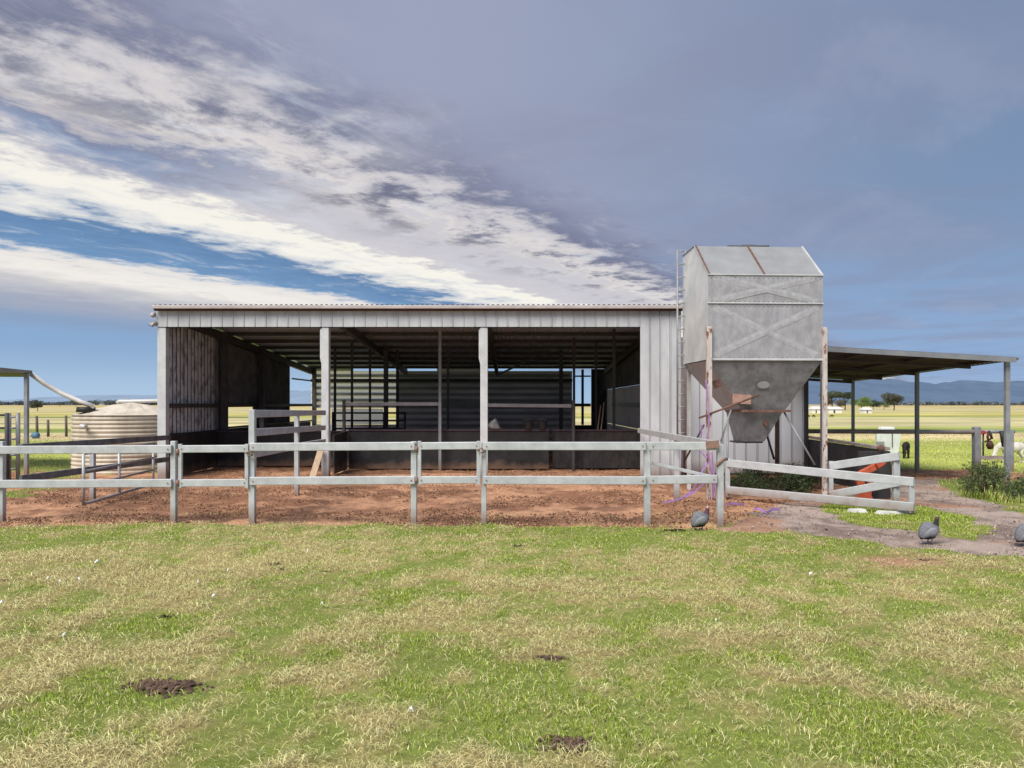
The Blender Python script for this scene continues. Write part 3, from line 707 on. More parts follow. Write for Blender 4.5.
part(t, 'rail', M['pipe_grey'], lambda b: b.bar((-4.28, 18.18, 1.70), (-1.88, 18.18, 1.70), .06, .09), .01)
part(t, 'post', M['steel_dark'], lambda b: b.box(-4.33, -4.27, 18.12, 18.24, 0, 1.8))
t = thing('pipe_rail', 'pale horizontal pipe rail right of the centre shed post', 'rail', (.4, 18.2, 0), 'pipe rails above the pen boards')
part(t, 'rail', M['pipe_grey'], lambda b: b.bar((-.62, 18.18, 1.67), (1.52, 18.18, 1.65), .06, .09), .01)
part(t, 'post', M['steel_dark'], lambda b: b.box(1.53, 1.60, 18.13, 18.23, 0, 1.8))
t = thing('pen_panel', 'dark pipe pen panel in front of the pale back wall', 'gate', (-4.3, 22.2, 0))
for z in (1.42, 1.18, .93, .65, .35):
    part(t, 'rail', M['purple_steel'], lambda b: b.tube([(-5.6, 22.2, z), (-3.35, 22.2, z)], .028, 8))
for x in (-5.6, -4.0, -3.35):
    part(t, 'upright', M['purple_steel'], lambda b: b.tube([(x, 22.2, 0), (x, 22.2, 1.45)], .035, 8))
# things on and against the boards
def _bag(b):
    b.sm = True
    rings = []
    for z, r in ((1.049, .10), (1.08, .17), (1.16, .18), (1.26, .13), (1.31, .08), (1.35, .03), (1.37, .035)):
        rings.append(b.add([(-.42+.8*r*math.cos(a)*(1+.2*math.sin(3*a+z*20))+.05*math.sin(z*9), 18.3+.6*r*math.sin(a), 1.049+(z-1.049)*.85) for a in [2*PI*k/14 for k in range(14)]]))
    for p, q in zip(rings, rings[1:]):
        for k in range(14): b.face(p+k, p+(k+1) % 14, q+(k+1) % 14, q+k)
    b.face(*[rings[0]+k for k in range(14)][::-1]); b.face(*[rings[-1]+k for k in range(14)])
one('feed_bag', 'tied pale feed bag standing on the black pen board', 'bag', M['bag'], _bag, (-.42, 18.3, 1.05))
for i, (x, lab) in enumerate(((.42, 'small black bucket on the pen board, nearer the feed bag'), (.78, 'small black bucket on the pen board, farther from the feed bag'))):
    t = thing('bucket', lab, 'bucket', (x, 18.3, 1.045), 'buckets on the pen board')
    part(t, 'shell', M['black'], lambda b: b.lathe((x, 18.3, 1.047), [(.001, 0), (.10, 0), (.13, .22), (.14, .225), (.12, .22), (.092, .01), (.001, .01)], 16))
    part(t, 'handle', M['pipe_grey'], lambda b: b.tube([(x-.13, 18.3, 1.25), (x-.08, 18.24, 1.31), (x+.08, 18.24, 1.31), (x+.13, 18.3, 1.25)], .006, 6))
for i, (p0, p1, lab) in enumerate((((598, 1.02), (604, 1.66), 'long pale tool handle leaning in the rear corner, left one'), ((602, 1.0), (607.5, 1.74), 'long pale tool handle leaning in the rear corner, right one'))):
    d = 18.55
    one('tool_handle', lab, 'tool handle', M['timber'], lambda b: b.tube([(gx(p0[0], d)-.12, d+.12, 0.0), (gx(p1[0], d), d+.7, p1[1])], .016, 8), (gx(p0[0], d), d, 0), 'tool handles leaning in the shed')
one('plank', 'short pale timber plank leaning against the second shed post', 'plank', M['timber'],
    lambda b: b.bar((gx(312, 15.9), 15.9, .02), (gx(321, 16.2), 16.22, .68), .14, .03, (0, 1, 0)), (-4.4, 15.9, 0), bevel=.004)

# wall of the neighbouring lean-to, set back beside the shed
t = thing('annex', 'ribbed pale sheet wall of the annex behind the silo', 'annex', (5.4, 16.9, 0))
part(t, 'wall', [M['annex_sheet'], M['seam']], lambda b: b.sheet((3.95, 16.95, 0), (1, 0, 0), (0, -1, 0), 6.97-3.95, 'rib', lambda t: (0, 0, .05), lambda t: (0, 0, 3.30-.05*t), .27, 1))
part(t, 'corner_post', M['steel_dark'], lambda b: b.box(6.975, 7.05, 16.88, 16.98, 0, 2.5))
part(t, 'pipe', M['rust'], lambda b: b.tube([(3.93, 16.2, .0), (3.93, 16.2, 2.55)], .03, 8), label='thin rusty pipe up the shed corner')
part(t, 'wall', WS, lambda b: b.sheet((6.99, 17.0, 0), (0, 1, 0), (1, 0, 0), 4, 'rib', lambda t: (0, 0, 1.0), lambda t: (0, 0, 2.45), .27, 1))

# ------------------------------------------------------------------ feed silo
YB = 12.72
silo = thing('feed_silo', 'tall square galvanised feed silo with hopper bottom on rusty legs', 'feed silo', (4.53, 13.5, 0))
x0, x1 = 3.515, 5.615; y0, y1 = YB, YB+1.6
def SP(x, y, z):     # slight turn of the silo about its front left leg
    a = .045; return (x0+(x-x0)*math.cos(a)-(y-y0)*math.sin(a), y0+(x-x0)*math.sin(a)+(y-y0)*math.cos(a), z)
zb, zseam, zsh, zt = 2.50, 3.51, 4.02, 4.70; yr = y0+.80
def panel(b, p, q, n, depth, beads=True):
    """rectangular pressed panel p (low left) to q (high right): shallow pyramid with an X of raised folds"""
    pass
def _front(b):
    for za, zc in ((zb, zseam-.012), (zseam+.012, zsh)):
        cx_, cz_ = (x0+x1)/2, (za+zc)/2
        P = [SP(x0, y0, za), SP(x1, y0, za), SP(x1, y0, zc), SP(x0, y0, zc)]; C = SP(cx_, y0-.016, cz_)
        for i in range(4): b.tri(P[i], P[(i+1) % 4], C)
    b.cur = 1
    for za, zc in ((zb, zseam), (zseam, zsh)):       # folds
        for sx in (0, 1):
            a = Vector(SP(x0+.10 if sx == 0 else x1-.10, y0-.002, za+.07*(zc-za))); e = Vector(SP(x1-.10 if sx == 0 else x0+.10, y0-.002, zc-.07*(zc-za)))
            c_ = Vector(SP((x0+x1)/2, y0-.019, (za+zc)/2))
            for A, B in ((a, c_), (e, c_)):
                d = (B-A).normalized(); n_ = Vector((0, -1, 0)); s_2 = d.cross(n_).normalized()*.06
                b.quad(A-s_2, B-s_2, B+n_*.004, A+n_*.002); b.quad(A+n_*.003, B+n_*.004, B+s_2, A+s_2)
    b.cur = 0
def _riv(b):
    _front(b)
    for zr_ in (zb+.05, zseam-.045, zseam+.045, zsh-.045):
        for i in range(24):
            p = Vector(SP(x0+.05+i*(x1-x0-.1)/23, y0-.004, zr_)); b.box(p.x-.008, p.x+.008, p.y-.010, p.y, p.z-.008, p.z+.008)
part(silo, 'front_panel', [M['silo'], M['bead']], _riv)
part(silo, 'seam', M['silo_side'], lambda b: (b.bar(SP(x0-.02, y0-.01, zseam), SP(x1+.01, y0-.01, zseam), .03, .02), b.bar(SP(x0-.01, y0-.012, zb), SP(x1+.01, y0-.012, zb), .03, .035), b.bar(SP(x0, y0-.005, zsh), SP(x1, y0-.005, zsh), .03, .02)), .004)
def _side(b):
    for X in (SX_,):
        n = b.add([SP(X, y0, zb), SP(X, y1, zb), SP(X, y1, zt), SP(X, yr, zt), SP(X, y0, zsh)]); b.face(n, n+1, n+2, n+3, n+4)
for SX_ in (x0, x1): part(silo, 'side_panel', M['silo_side'], _side)
part(silo, 'back_panel', M['silo'], lambda b: b.quad(SP(x0, y1, zb), SP(x1, y1, zb), SP(x1, y1, zt), SP(x0, y1, zt)))
rf = part(silo, 'roof', M['silo_roof'], lambda b: (b.quad(SP(x0-.02, y0-.02, zsh-.005), SP(x1+.02, y0-.02, zsh-.005), SP(x1+.02, yr, zt+.006), SP(x0-.02, yr, zt+.006)),
                                              b.quad(SP(x0-.02, yr, zt+.006), SP(x1+.02, yr, zt+.006), SP(x1+.02, y1+.02, zt-.02), SP(x0-.02, y1+.02, zt-.02))))
def roofrib(x, m, w_):
    part(rf, 'seam_strip', M[m], lambda b: b.bar(SP(x, y0-.015, zsh+.008), SP(x, yr-.005, zt+.018), w_, .018))
roofrib(4.54, 'rust', .03); roofrib(x0+.02, 'rust', .025); roofrib(x1-.02, 'silo_side', .025)
part(rf, 'hatch', M['hatch'], lambda b: (b.box(4.15, 4.95, yr+.12, yr+.6, zt+.02, zt+.055), b.box(4.42, 4.68, yr+.16, yr+.4, zt+.056, zt+.075)), .01)
hz0, hz1 = 1.57, 1.0
hx0, hx1 = 4.24, 5.02; hy0, hy1 = y0+.27, y0+1.22
def frus(b, A, B, za, zc, m=0):
    (a0, a1, c0, c1), (e0, e1, g0, g1) = A, B
    T = [SP(a0, c0, za), SP(a1, c0, za), SP(a1, c1, za), SP(a0, c1, za)]; U = [SP(e0, g0, zc), SP(e1, g0, zc), SP(e1, g1, zc), SP(e0, g1, zc)]
    for i in range(4):
        b.cur = 1 if i == 3 else 0  # left face paler: light from the left put into its material
        b.quad(U[i], U[(i+1) % 4], T[(i+1) % 4], T[i])
    b.cur = 0
hp = part(silo, 'hopper', [M['hopper'], M['silo']], lambda b: frus(b, (x0+.01, x1-.01, y0+.01, y1-.01), (hx0, hx1, hy0, hy1), zb-.015, hz0))
part(hp, 'rim', M['rust'], lambda b: (b.box(hx0-.05, hx1+.07, hy0-.03, hy0+.01, hz0-.02, hz0+.025), b.box(hx0-.06, hx0-.01, hy0+.015, hy1, hz0-.02, hz0+.02)))
part(hp, 'patch', M['rust'], lambda b: b.bar(SP(3.66, y0+.05, 2.13), SP(3.72, y0+.07, 2.0), .13, .02, (0, -1, 0)), label='small rust patch high on the hopper')
part(hp, 'patch', mat('salmon_rust_plate', (.48, .30, .25), (.34, .19, .15), 9, .8), lambda b: b.bar(SP(4.02, y0+.17, 1.80), SP(4.36, y0+.17, 1.78), .02, .17), label='rust pink plate near the hopper mouth')
def _disc(b):
    c_ = Vector(SP(4.56, y0+.105, 2.05)); n_ = Vector((0, -.95, -.28)).normalized(); u = Vector((1, 0, 0)); v = n_.cross(u)
    k = b.add([c_+n_*.012+(u*.11*math.cos(a)+v*.07*math.sin(a)) for a in [2*PI*i/20 for i in range(20)]]); b.face(*range(k, k+20))
part(hp, 'sticker', M['label'], _disc)
sp_ = part(silo, 'spout', M['hopper'], lambda b: frus(b, (hx0+.02, hx1-.02, hy0+.02, hy1-.02), (4.32, 4.72, y0+.45, y0+.95), hz0-.022, hz1))
part(sp_, 'inspection_port', M['rust'], lambda b: b.tube([SP(4.70, y0+.40, 1.34), SP(4.70, y0+.31, 1.35)], .05, 14))
part(sp_, 'slide_gate', M['steel_dark'], lambda b: b.box(4.20, 4.68, y0+.52, y0+1.0, hz1-.03, hz1-.004))
for (lx, ly, ztop) in ((x0+.0, y0-.045, 3.08), (x1+.01, y0-.045, 3.08), (x1-.15, y1+.03, 2.6), (x0+.14, y1+.045, 2.6)):
    m = M['leg_rust'] if ly < y0 else M['rust'] if lx > 4 else M['silo_side']
    P = SP(lx, ly, 0); hw = .048 if lx < x0+.1 else .036
    part(silo, 'leg', m, lambda b: b.box(P[0]-hw, P[0]+hw, P[1]-.035, P[1]+.035, -.05, ztop), .006)
def brace(p, q, m, r=.018):
    part(silo, 'brace', M[m], lambda b: b.tube([p, q], r, 8))
brace(at(699, 418, 12.62), at(759, 395, 12.66), 'rust', .019)
brace(at(719, 447, 12.9), at(731, 410, 13.0), 'pipe_grey', .016); brace(at(784, 412, 13.2), at(815, 465, 12.85), 'pipe_grey', .018)
brace(at(766, 432, 13.9), at(774, 459, 14.1), 'steel_dark', .022); brace(at(684, 462, 14.2), at(704, 425, 13.6), 'steel_dark', .018)
brace(at(727, 500, 12.9), at(728, 420, 12.95), 'pipe_grey', .018)
def _lad(b):
    lx = SP(x0-.09, y1-.12, 0)[0]-.03; ly = SP(x0, y1-.12, 0)[1]
    for dx_ in (-.02, .14):
        b.tube([(lx+dx_, ly, .9), (lx+dx_, ly, 4.78)], .020, 6)
    for i in range(15):
        z = 1.1+i*.26; b.tube([(lx-.02, ly, z), (lx+.14, ly, z+.03)], .014, 6)
part(silo, 'ladder', M['pipe_grey'], _lad)

# ------------------------------------------------------------------ post and rail fences
def fy(px): return 10.28-.40*px/720
GR = 'galvanised post and rail fence sections around the pens'
def fpost(t, p, ztop, s=.075, m='galv'):
    part(t, 'post', M[m], lambda b: b.box(p[0]-s/2, p[0]+s/2, p[1]-s/2, p[1]+s/2, -.06, ztop), .006)
def frail(t, p, q, h=.115, w_=.05, m='galv'):
    rl = part(t, 'rail', M[m], lambda b: b.bar(p, q, w_, h), .008)
    p, q = Vector(p), Vector(q); d_ = (q-p).normalized()
    if abs(d_.x) > .9 and h > .08:
        for e in (p+d_*.05, q-d_*.05):
            part(rl, 'bolt', M['rusty_galv'], lambda b: b.tube([(e.x, e.y-w_/2-.012, e.z), (e.x, e.y-w_/2+.004, e.z)], .009, 8))
def F_(px, py=None, off=0):
    d = fy(px)+off; return Vector((gx(px, d), d, 0 if py is None else gz(py, d)))
t = thing('rail_fence', 'left front fence section ending at the photo edge, two galvanised rails', 'fence', F_(90), GR)
fpost(t, F_(2), 1.16); fpost(t, F_(174), 1.17)
frail(t, F_(-5, 450, -.06), F_(172, 449, -.06)); frail(t, F_(-5, 484, -.06), F_(172, 483, -.06))
t = thing('rail_fence', 'front fence section between the two closed gates with one tall post', 'fence', F_(330), GR)
fpost(t, F_(252.5), 1.62, .085); fpost(t, F_(414), 1.17, .08)
frail(t, F_(250, 447, -.065), F_(415, 446, -.065)); frail(t, F_(250, 481, -.065), F_(415, 480, -.065))
t = thing('rail_fence', 'long front fence section right of the centre shed post', 'fence', F_(570), GR)
fpost(t, F_(484), 1.17, .07); fpost(t, F_(647), 1.17, .085)
frail(t, F_(483, 446, -.065), F_(646, 446, -.065)); frail(t, F_(483, 480, -.065), F_(646, 480.5, -.065))
t = thing('rail_fence', 'short front fence section below the silo with a slanting middle bar and rusty clamps', 'fence', F_(690), GR)
fpost(t, F_(720), 1.14, .085)
frail(t, F_(649, 446, -.065), F_(717.5, 446, -.065)); frail(t, F_(649, 480, -.065), F_(717, 479, -.065))
frail(t, F_(652, 463, .05), F_(712, 477, .02), .05, .04)
part(t, 'clamp', M['rusty_galv'], lambda b: b.bar(F_(706, 445, -.1), F_(719, 444, -.1), .03, .10))
part(t, 'hinge', M['rusty_galv'], lambda b: b.tube([F_(716, 466, -.05), F_(722, 460, -.05), F_(727, 459, .05)], .022, 8))
# gates in the front fence
def small_gate(label, pa, pb, ya, yb):
    t = thing('yard_gate', label, 'gate', F_((pa+pb)/2), 'closed galvanised gates in the front fence')
    frail(t, F_(pa, ya, -.06), F_(pb, ya-.5, -.06), .105, .045); frail(t, F_(pa, yb, -.06), F_(pb, yb-.3, -.06), .105, .045)
    for p in (pa+1.5, pb-1.5):
        a, b_ = F_(p, yb+5, -.06), F_(p, ya-5, -.06)
        part(t, 'stile', M['galv'], lambda b: b.bar(a, b_, .05, .05), .005)
    part(t, 'latch', M['rusty_galv'], lambda b: (b.tube([F_(pb-3, ya+4, -.10), F_(pb+2, ya+2, -.11), F_(pb+4, ya+6, -.10), F_(pb-1, ya+7, -.10)], .012, 6)), .0)
    for y_ in (ya+3, yb): part(t, 'hinge', M['rusty_galv'], lambda b: b.tube([F_(pa-1.5, y_+3, -.09), F_(pa-1.5, y_-3, -.09)], .022, 8))
small_gate('short closed gate in the front fence, left of the tall post', 179, 248.5, 449, 483)
small_gate('short closed gate in the front fence, left of the centre shed post', 418, 480, 446, 480)
# side fences
def side_fence(label, pts, zt, posts, m, h=.11):
    t = thing('rail_fence', label, 'fence', (pts[0][0], pts[0][1], 0), GR)
    for za, zc in zt: frail(t, (pts[0][0], pts[0][1], za), (pts[1][0], pts[1][1], zc), h, .05, m)
    for p, s in posts: fpost(t, p, p[2], s, 'galv')
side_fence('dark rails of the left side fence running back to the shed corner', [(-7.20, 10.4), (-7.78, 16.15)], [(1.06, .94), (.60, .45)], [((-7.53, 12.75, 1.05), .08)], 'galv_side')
side_fence('three rail divider running from the tall post to the second shed post', [F_(252.5, None, .05), (-4.27, 16.2)], [(1.56, 1.50), (1.29, 1.16), (.98, .85)], [((-4.03, 13.3, 1.55), .08)], 'galv')
side_fence('side fence on the silo side running back to the shed wall', [F_(719, None, .05), (2.88, 16.15)], [(1.12, 1.10)], [((2.92, 12.6, 1.05), .09)], 'galv')
# tubular gate folded back along the left fence
t = thing('tube_gate', 'light tubular gate folded open in front of the water tank', 'gate', (-6.95, 12.6, 0))
A, B = Vector((-6.85, 11.35, 0)), Vector((-7.1, 14.1, 0))
for z in (.10, .38, .62, .90):
    part(t, 'rail', M['pipe_grey'] if z > .2 else M['galv'], lambda b: b.tube([A+Vector((0, 0, z)), B+Vector((0, 0, z+.02))], .020 if z > .2 else .026, 8))
for k, zt_ in ((0, .92), (.45, .9), (.98, .9)):
    P = A.lerp(B, k); part(t, 'upright', M['galv'], lambda b: b.tube([P+Vector((0, 0, .08)), P+Vector((0, 0, zt_))], .024, 8))
# swung open gate on the right and the ramp rail behind it
t = thing('swing_gate', 'long pale two rail gate swung open in front of the silo hopper', 'gate', at(727, 495, 12.7))
A = lambda py: at(727, py, 12.7)
B = lambda py: at(913, py, 10.75)
for a_, b_ in ((463, 482), (490, 507)):
    part(t, 'rail', M['galv'], lambda b: b.bar(at(727.5, a_, 12.7), at(914, b_, 10.75), .05, .135), .008)
for px, d, y0_, y1_ in ((727.5, 12.72, 458, 497), (911.5, 10.79, 480, 513)):
    part(t, 'stile', M['galv'], lambda b: b.bar(at(px, y1_, d), at(px, y0_, d), .08, .05), .006)
part(t, 'foot', M['galv'], lambda b: b.bar(at(728, 499, 12.78), at(728, 488, 12.78), .05, .05), .004)
t = thing('ramp_rail', 'sloping two rail side panel of the loading ramp beside the orange frame', 'fence', at(898, 507, 11.7))
for a_, b_ in ((466, 456), (495, 482)):
    part(t, 'rail', M['galv'], lambda b: b.bar(at(830, a_, 12.4), at(899, b_, 11.75), .05, .135), .008)
part(t, 'post', M['galv'], lambda b: b.box(gx(897, 11.8)-.05, gx(897, 11.8)+.05, 11.79, 11.87, -.05, .88), .006)
part(t, 'stile', M['galv'], lambda b: b.bar(at(831, 500, 12.46), at(831, 461, 12.46), .07, .05), .006)
# ramp wall, orange frame, bin
t = thing('ramp_wall', 'long black boarded loading ramp wall with a grey capping', 'partition', (7.05, 15, 0))
def _rw(b):
    p = Vector((6.88, 13.0, 0)); q = Vector((7.12, 17.3, 0)); n = Vector((.03, 0, 0))
    b.hexa([p-n, p+n, q+n, q-n, p-n+Vector((0, 0, .84)), p+n+Vector((0, 0, .84)), q+n+Vector((0, 0, .86)), q-n+Vector((0, 0, .86))])
part(t, 'board', M['rubber_worn'], _rw)
part(t, 'capping', M['rail_brown'], lambda b: b.bar((6.87, 12.97, .885), (7.12, 17.3, .91), .09, .06), .008)
part(t, 'end_post', M['rubber_worn'], lambda b: b.box(6.30, 6.86, 12.86, 12.95, -.03, .84), .01)
t = thing('steel_frame', 'orange red steel implement frame propped against the black ramp wall', 'implement', (6.25, 12.6, 0))
d = 12.62
part(t, 'arm', M['orange'], lambda b: (b.bar(at(882, 463, d), at(853, 478, d), .07, .12), b.bar(at(884, 461, d-.05), at(876, 466, d-.05), .08, .11)), .015)
part(t, 'leg', M['orange'], lambda b: (b.bar(at(857, 477, d+.02), at(869, 500, d), .08, .13), b.bar(at(870, 482, d+.06), at(868, 501, d+.06), .06, .11)), .012)
part(t, 'plate', M['orange'], lambda b: b.hexa([at(856, 500, d-.1), at(866, 502, d-.1), at(866, 502, d+.0), at(856, 500, d+.0), at(858, 490, d-.1), at(866, 497, d-.1), at(866, 497, d), at(858, 490, d)]), .006)
one('post_cap', 'rounded rusty orange post end above the ramp rail', 'post', M['rust'], lambda b: b.tube([(6.70, 12.9, .84), (6.70, 12.9, .92), (6.70, 12.9, .96)], [.05, .06, .02], 12), (6.70, 12.9, .84))
t = thing('feed_bin', 'white plastic feed bin with raised lid behind the ramp wall', 'bin', (gx(887, 24.7), 24.7, 0))
d = 24.6; bx = lambda b, p0, p1, z0, z1, dd=.35: b.box(gx(p0, d), gx(p1, d), d, d+dd, z0, z1)
part(t, 'tub', M['white_plastic'], lambda b: (b.hexa([(gx(878, d), d, 0), (gx(899, d), d, 0), (gx(899, d), d+.3, 0), (gx(880, d), d+.3, 0), (gx(876, d), d-.05, .74), (gx(901, d), d-.05, .74), (gx(901, d), d+.35, .74), (gx(880, d), d+.35, .74)])), .02)
part(t, 'lid', M['white_plastic'], lambda b: bx(b, 882, 895, .745, .91, .28), .03)
part(t, 'divider', M['steel_dark'], lambda b: b.box(gx(891, d), gx(891.6, d), d-.075, d-.055, .2, .72))
part(t, 'panel', M['pipe_grey'], lambda b: b.box(gx(875, d), gx(883, d), d-.09, d-.07, .1, .40))
for (pa, pb, py, d_, lab) in ((849, 866, 510, 11.15, 'small pale concrete slab under the open gate, by the orange frame'), (876, 911, 514, 10.95, 'long pale concrete slab under the end of the open gate')):
    p = at((pa+pb)/2, py, d_); hw = (pb-pa)/2/F*d_
    one('concrete_slab', lab, 'slab', M['stone'], lambda b: b.hexa([(p.x-hw, d_-.06, -.01), (p.x+hw, d_-.08, -.01), (p.x+hw*.9, d_+.12, -.01), (p.x-hw, d_+.1, -.01), (p.x-hw*.85, d_-.04, .05), (p.x+hw*.8, d_-.05, .06), (p.x+hw*.8, d_+.1, .05), (p.x-hw*.8, d_+.08, .05)]), (p.x, d_, 0), 'pale slabs under the open gate', .012)

# ------------------------------------------------------------------ awning
aw = thing('awning', 'flat skillion awning on slim grey posts to the right of the silo', 'awning', (8, 17.5, 0))
AX0, AX1, AY0, AY1 = 6.15, 10.12, 14.35, 21.2
def az_(x, y): return 2.60+(10-x)*.058-(y-14.2)*.031
def _ar(b):
    b.sheet((AX0, AY0, 0), (0, 1, 0), (0, 0, 1), AY1-AY0, 'sine', lambda t: (0, 0, az_(AX0, AY0+t)+.05), lambda t: (AX1+.10-AX0, 0, az_(AX1+.10, AY0+t)+.05), .15)
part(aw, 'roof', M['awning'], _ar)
part(aw, 'fascia', M['awning_trim'], lambda b: b.bar((AX0, AY0-.04, az_(AX0, AY0)+.0), (AX1+.04, AY0-.04, az_(AX1, AY0)+.0), .03, .10))
part(aw, 'eave_trim', M['awning_trim'], lambda b: b.bar((AX1+.12, AY0, az_(AX1+.1, AY0)+.03), (AX1+.12, AY1, az_(AX1+.1, AY1)+.03), .03, .05))
for y in (15.5, 17.55, 19.2, 20.85):
    part(aw, 'beam', M['awning'], lambda b: b.bar((AX0+.1, y, az_(AX0, y)-.045), (AX1-.12, y, az_(AX1, y)-.045), .06, .08))
for x in (6.25, 7.3, 8.6, 9.9):
    part(aw, 'purlin', M['awning'], lambda b: b.bar((x, AY0+.05, az_(x, AY0)+.005), (x, AY1-.02, az_(x, AY1)+.005), .06, .06))
for px, d, s in ((1007, 14.45, .085), (917, 17.45, .08), (853, 20.8, .075), (822.5, 14.45, .07)):
    x = gx(px, d)
    part(aw, 'post', M['post_grey'], lambda b: b.box(x-s/2, x+s/2, d-s/2, d+s/2, -.05, az_(x, d)+.02), .006)
# rail behind the awning with hanging tack
t = thing('pipe_fence', 'long weathered pipe rail with a stout grey end post under the awning', 'fence', (9, 17.75, 0))
part(t, 'rail', M['rail_brown'], lambda b: b.tube([(7.06, 17.75, 1.02), (11.6, 17.75, 1.0)], .055, 12))
part(t, 'post', M['post_grey'], lambda b: b.box(gx(977, 17.75)-.085, gx(977, 17.75)+.07, 17.68, 17.84, -.05, 1.13), .02)
t = thing('hitching_rail', 'two bar hitching rail hung with tack beside the bush', 'fence', (11.9, 17.75, 0))
part(t, 'rail', M['post_grey'], lambda b: b.tube([(11.7, 17.75, 1.01), (12.55, 17.75, 1.01)], .05, 10))
part(t, 'lower_rail', M['rail_brown'], lambda b: b.bar((11.65, 17.75, .36), (12.5, 17.75, .36), .05, .09))
part(t, 'upright', M['steel_dark'], lambda b: (b.tube([(11.78, 17.75, .35), (11.78, 17.75, .97)], .02, 8)))
part(t, 'post', M['post_grey'], lambda b: b.box(12.42, 12.52, 17.70, 17.80, -.05, 1.06), .01)
d = 17.66
one('halter', 'dark brown leather halter bundle hanging from the hitching rail', 'halter', M['leather'],
    lambda b: (b.tube([at(989, 431, d), at(987.5, 437, d), at(989, 443, d), at(991.5, 437, d), at(989, 431, d-.03)], .03, 8), b.tube([at(989.5, 441, d), at(990, 445, d), at(990.5, 449, d)], [.05, .09, .06], 10), b.tube([at(993, 438, d), at(988, 440, d), at(985, 442, d)], .02, 6)), at(989, 431, d))
one('rag', 'red cloth rag draped over the hitching rail', 'rag', M['red_cloth'],
    lambda b: b.hexa([at(981, 434.5, d), at(986, 434, d), at(986, 434, d+.16), at(981, 434, d+.16), at(981.5, 430.5, d), at(985.5, 430.8, d), at(985, 430.5, d+.16), at(982, 430.3, d+.16)]), at(983, 432, d), bevel=.02)
one('strap', 'black bridle straps hanging by the awning corner post', 'strap', M['black'],
    lambda b: (b.tube([at(1001.5, 431, d), at(1002.5, 438, d), at(1004, 446, d)], .05, 8), b.tube([at(1005, 431, d), at(1006, 440, d), at(1003.5, 447, d)], .035, 8)), at(1003, 431, d))

# ------------------------------------------------------------------ left side: small shelter, panels, tank
t = thing('shelter_roof', 'dark low shelter roof corner on a single steel post at the left edge', 'shelter', (-12.5, 17, 0))
part(t, 'roof', M['steel_dark'], lambda b: b.hexa([(-15.5, 16.8, 2.46), (-11.35, 16.8, 2.44), (-14.1, 20.5, 2.48), (-18.0, 20.5, 2.50), (-15.5, 16.8, 2.90), (-11.35, 16.8, 2.49), (-14.1, 20.5, 2.52), (-18.0, 20.5, 2.88)]))
part(t, 'post', M['post_grey'], lambda b: b.box(gx(26.5, 17)-.042, gx(26.5, 17)+.042, 16.96, 17.04, -.05, 2.44), .005)
for lab, pa, pb, d, m, ys in (('dark tubular yard panel at the very left edge', -16, 7, 15.4, 'steel_dark', (415, 428, 440, 456, 470)), ('narrow grey tubular yard panel beside the shelter post', 9, 18, 15.6, 'pipe_grey', (417, 428, 439, 455, 469))):
    t = thing('cattle_gate', lab, 'gate', (gx((pa+pb)/2, d), d, 0), 'tubular panels at the left edge')
    for y_ in ys: part(t, 'rail', M[m], lambda b: b.tube([at(pa, y_, d), at(pb, y_, d)], .022, 8))
    for p in (pa, pb): part(t, 'upright', M[m], lambda b: b.tube([(gx(p, d), d, -.03), (gx(p, d), d, gz(413, d))], .045, 10))
TC = Vector((-9.93, 18.3, 0)); TR = 1.22
tk = thing('water_tank', 'round cream corrugated water tank beside the shed', 'water tank', TC)
prof = []; z = 0.
while z < 1.38:
    prof += [(TR, z), (TR+.012, z+.035), (TR, z+.07), (TR-.022, z+.08), (TR-.022, z+.09)]; z += .101
prof.append((TR, 1.42))
part(tk, 'shell', M['tank'], lambda b: (setattr(b, 'sm', False), b.lathe(TC, prof, 56)))
def _tr(b):
    n = 28
    c_ = b.add([(TC.x+.1, TC.y, 1.74)])
    r0 = b.add([(TC.x+(TR+.03)*math.cos(2*PI*k/n), TC.y+(TR+.03)*math.sin(2*PI*k/n), 1.425) for k in range(n)])
    r1 = b.add([(TC.x+.1+.42*math.cos(2*PI*k/n), TC.y+.42*math.sin(2*PI*k/n), 1.66+(.02 if k % 2 else 0)) for k in range(n)])
    for k in range(n):
        b.face(r0+k, r0+(k+1) % n, r1+(k+1) % n, r1+k); b.face(r1+k, r1+(k+1) % n, c_)
part(tk, 'lid', M['tank'], _tr)
part(tk, 'strainer', M['black'], lambda b: (b.tube([(-10.5, 17.5, 1.50), (-10.5, 17.5, 1.63)], [.22, .20], 16)))
part(tk, 'outlet', M['pvc'], lambda b: b.tube([(TC.x-.35, TC.y-1.2, 1.17), (TC.x-.35, TC.y-1.36, 1.17), (TC.x-.2, TC.y-1.42, 1.15)], .05, 10))
one('inlet_pipe', 'white pipe sloping from the left shelter down to the water tank', 'pipe', M['pvc'],
    lambda b: b.tube([(gx(31, 17.2), 17.2, gz(374, 17.2)), (gx(45, 17.3), 17.3, gz(384, 17.3)), (gx(62, 17.35), 17.35, gz(393.5, 17.35)), (gx(80, 17.4), 17.4, gz(401.5, 17.4)), (gx(94, 17.45), 17.45, gz(406.5, 17.45))], .058, 12), (-11, 17.3, 2))
one('overflow_pipe', 'level pale pipe from the shed wall to the top of the tank', 'pipe', M['pvc'],
    lambda b: b.tube([(-8.1, 18.6, 1.79), (gx(119, 18.6), 18.6, 1.77), (gx(117, 18.6), 18.6, 1.73)], .045, 12), (-9, 18.6, 1.8))
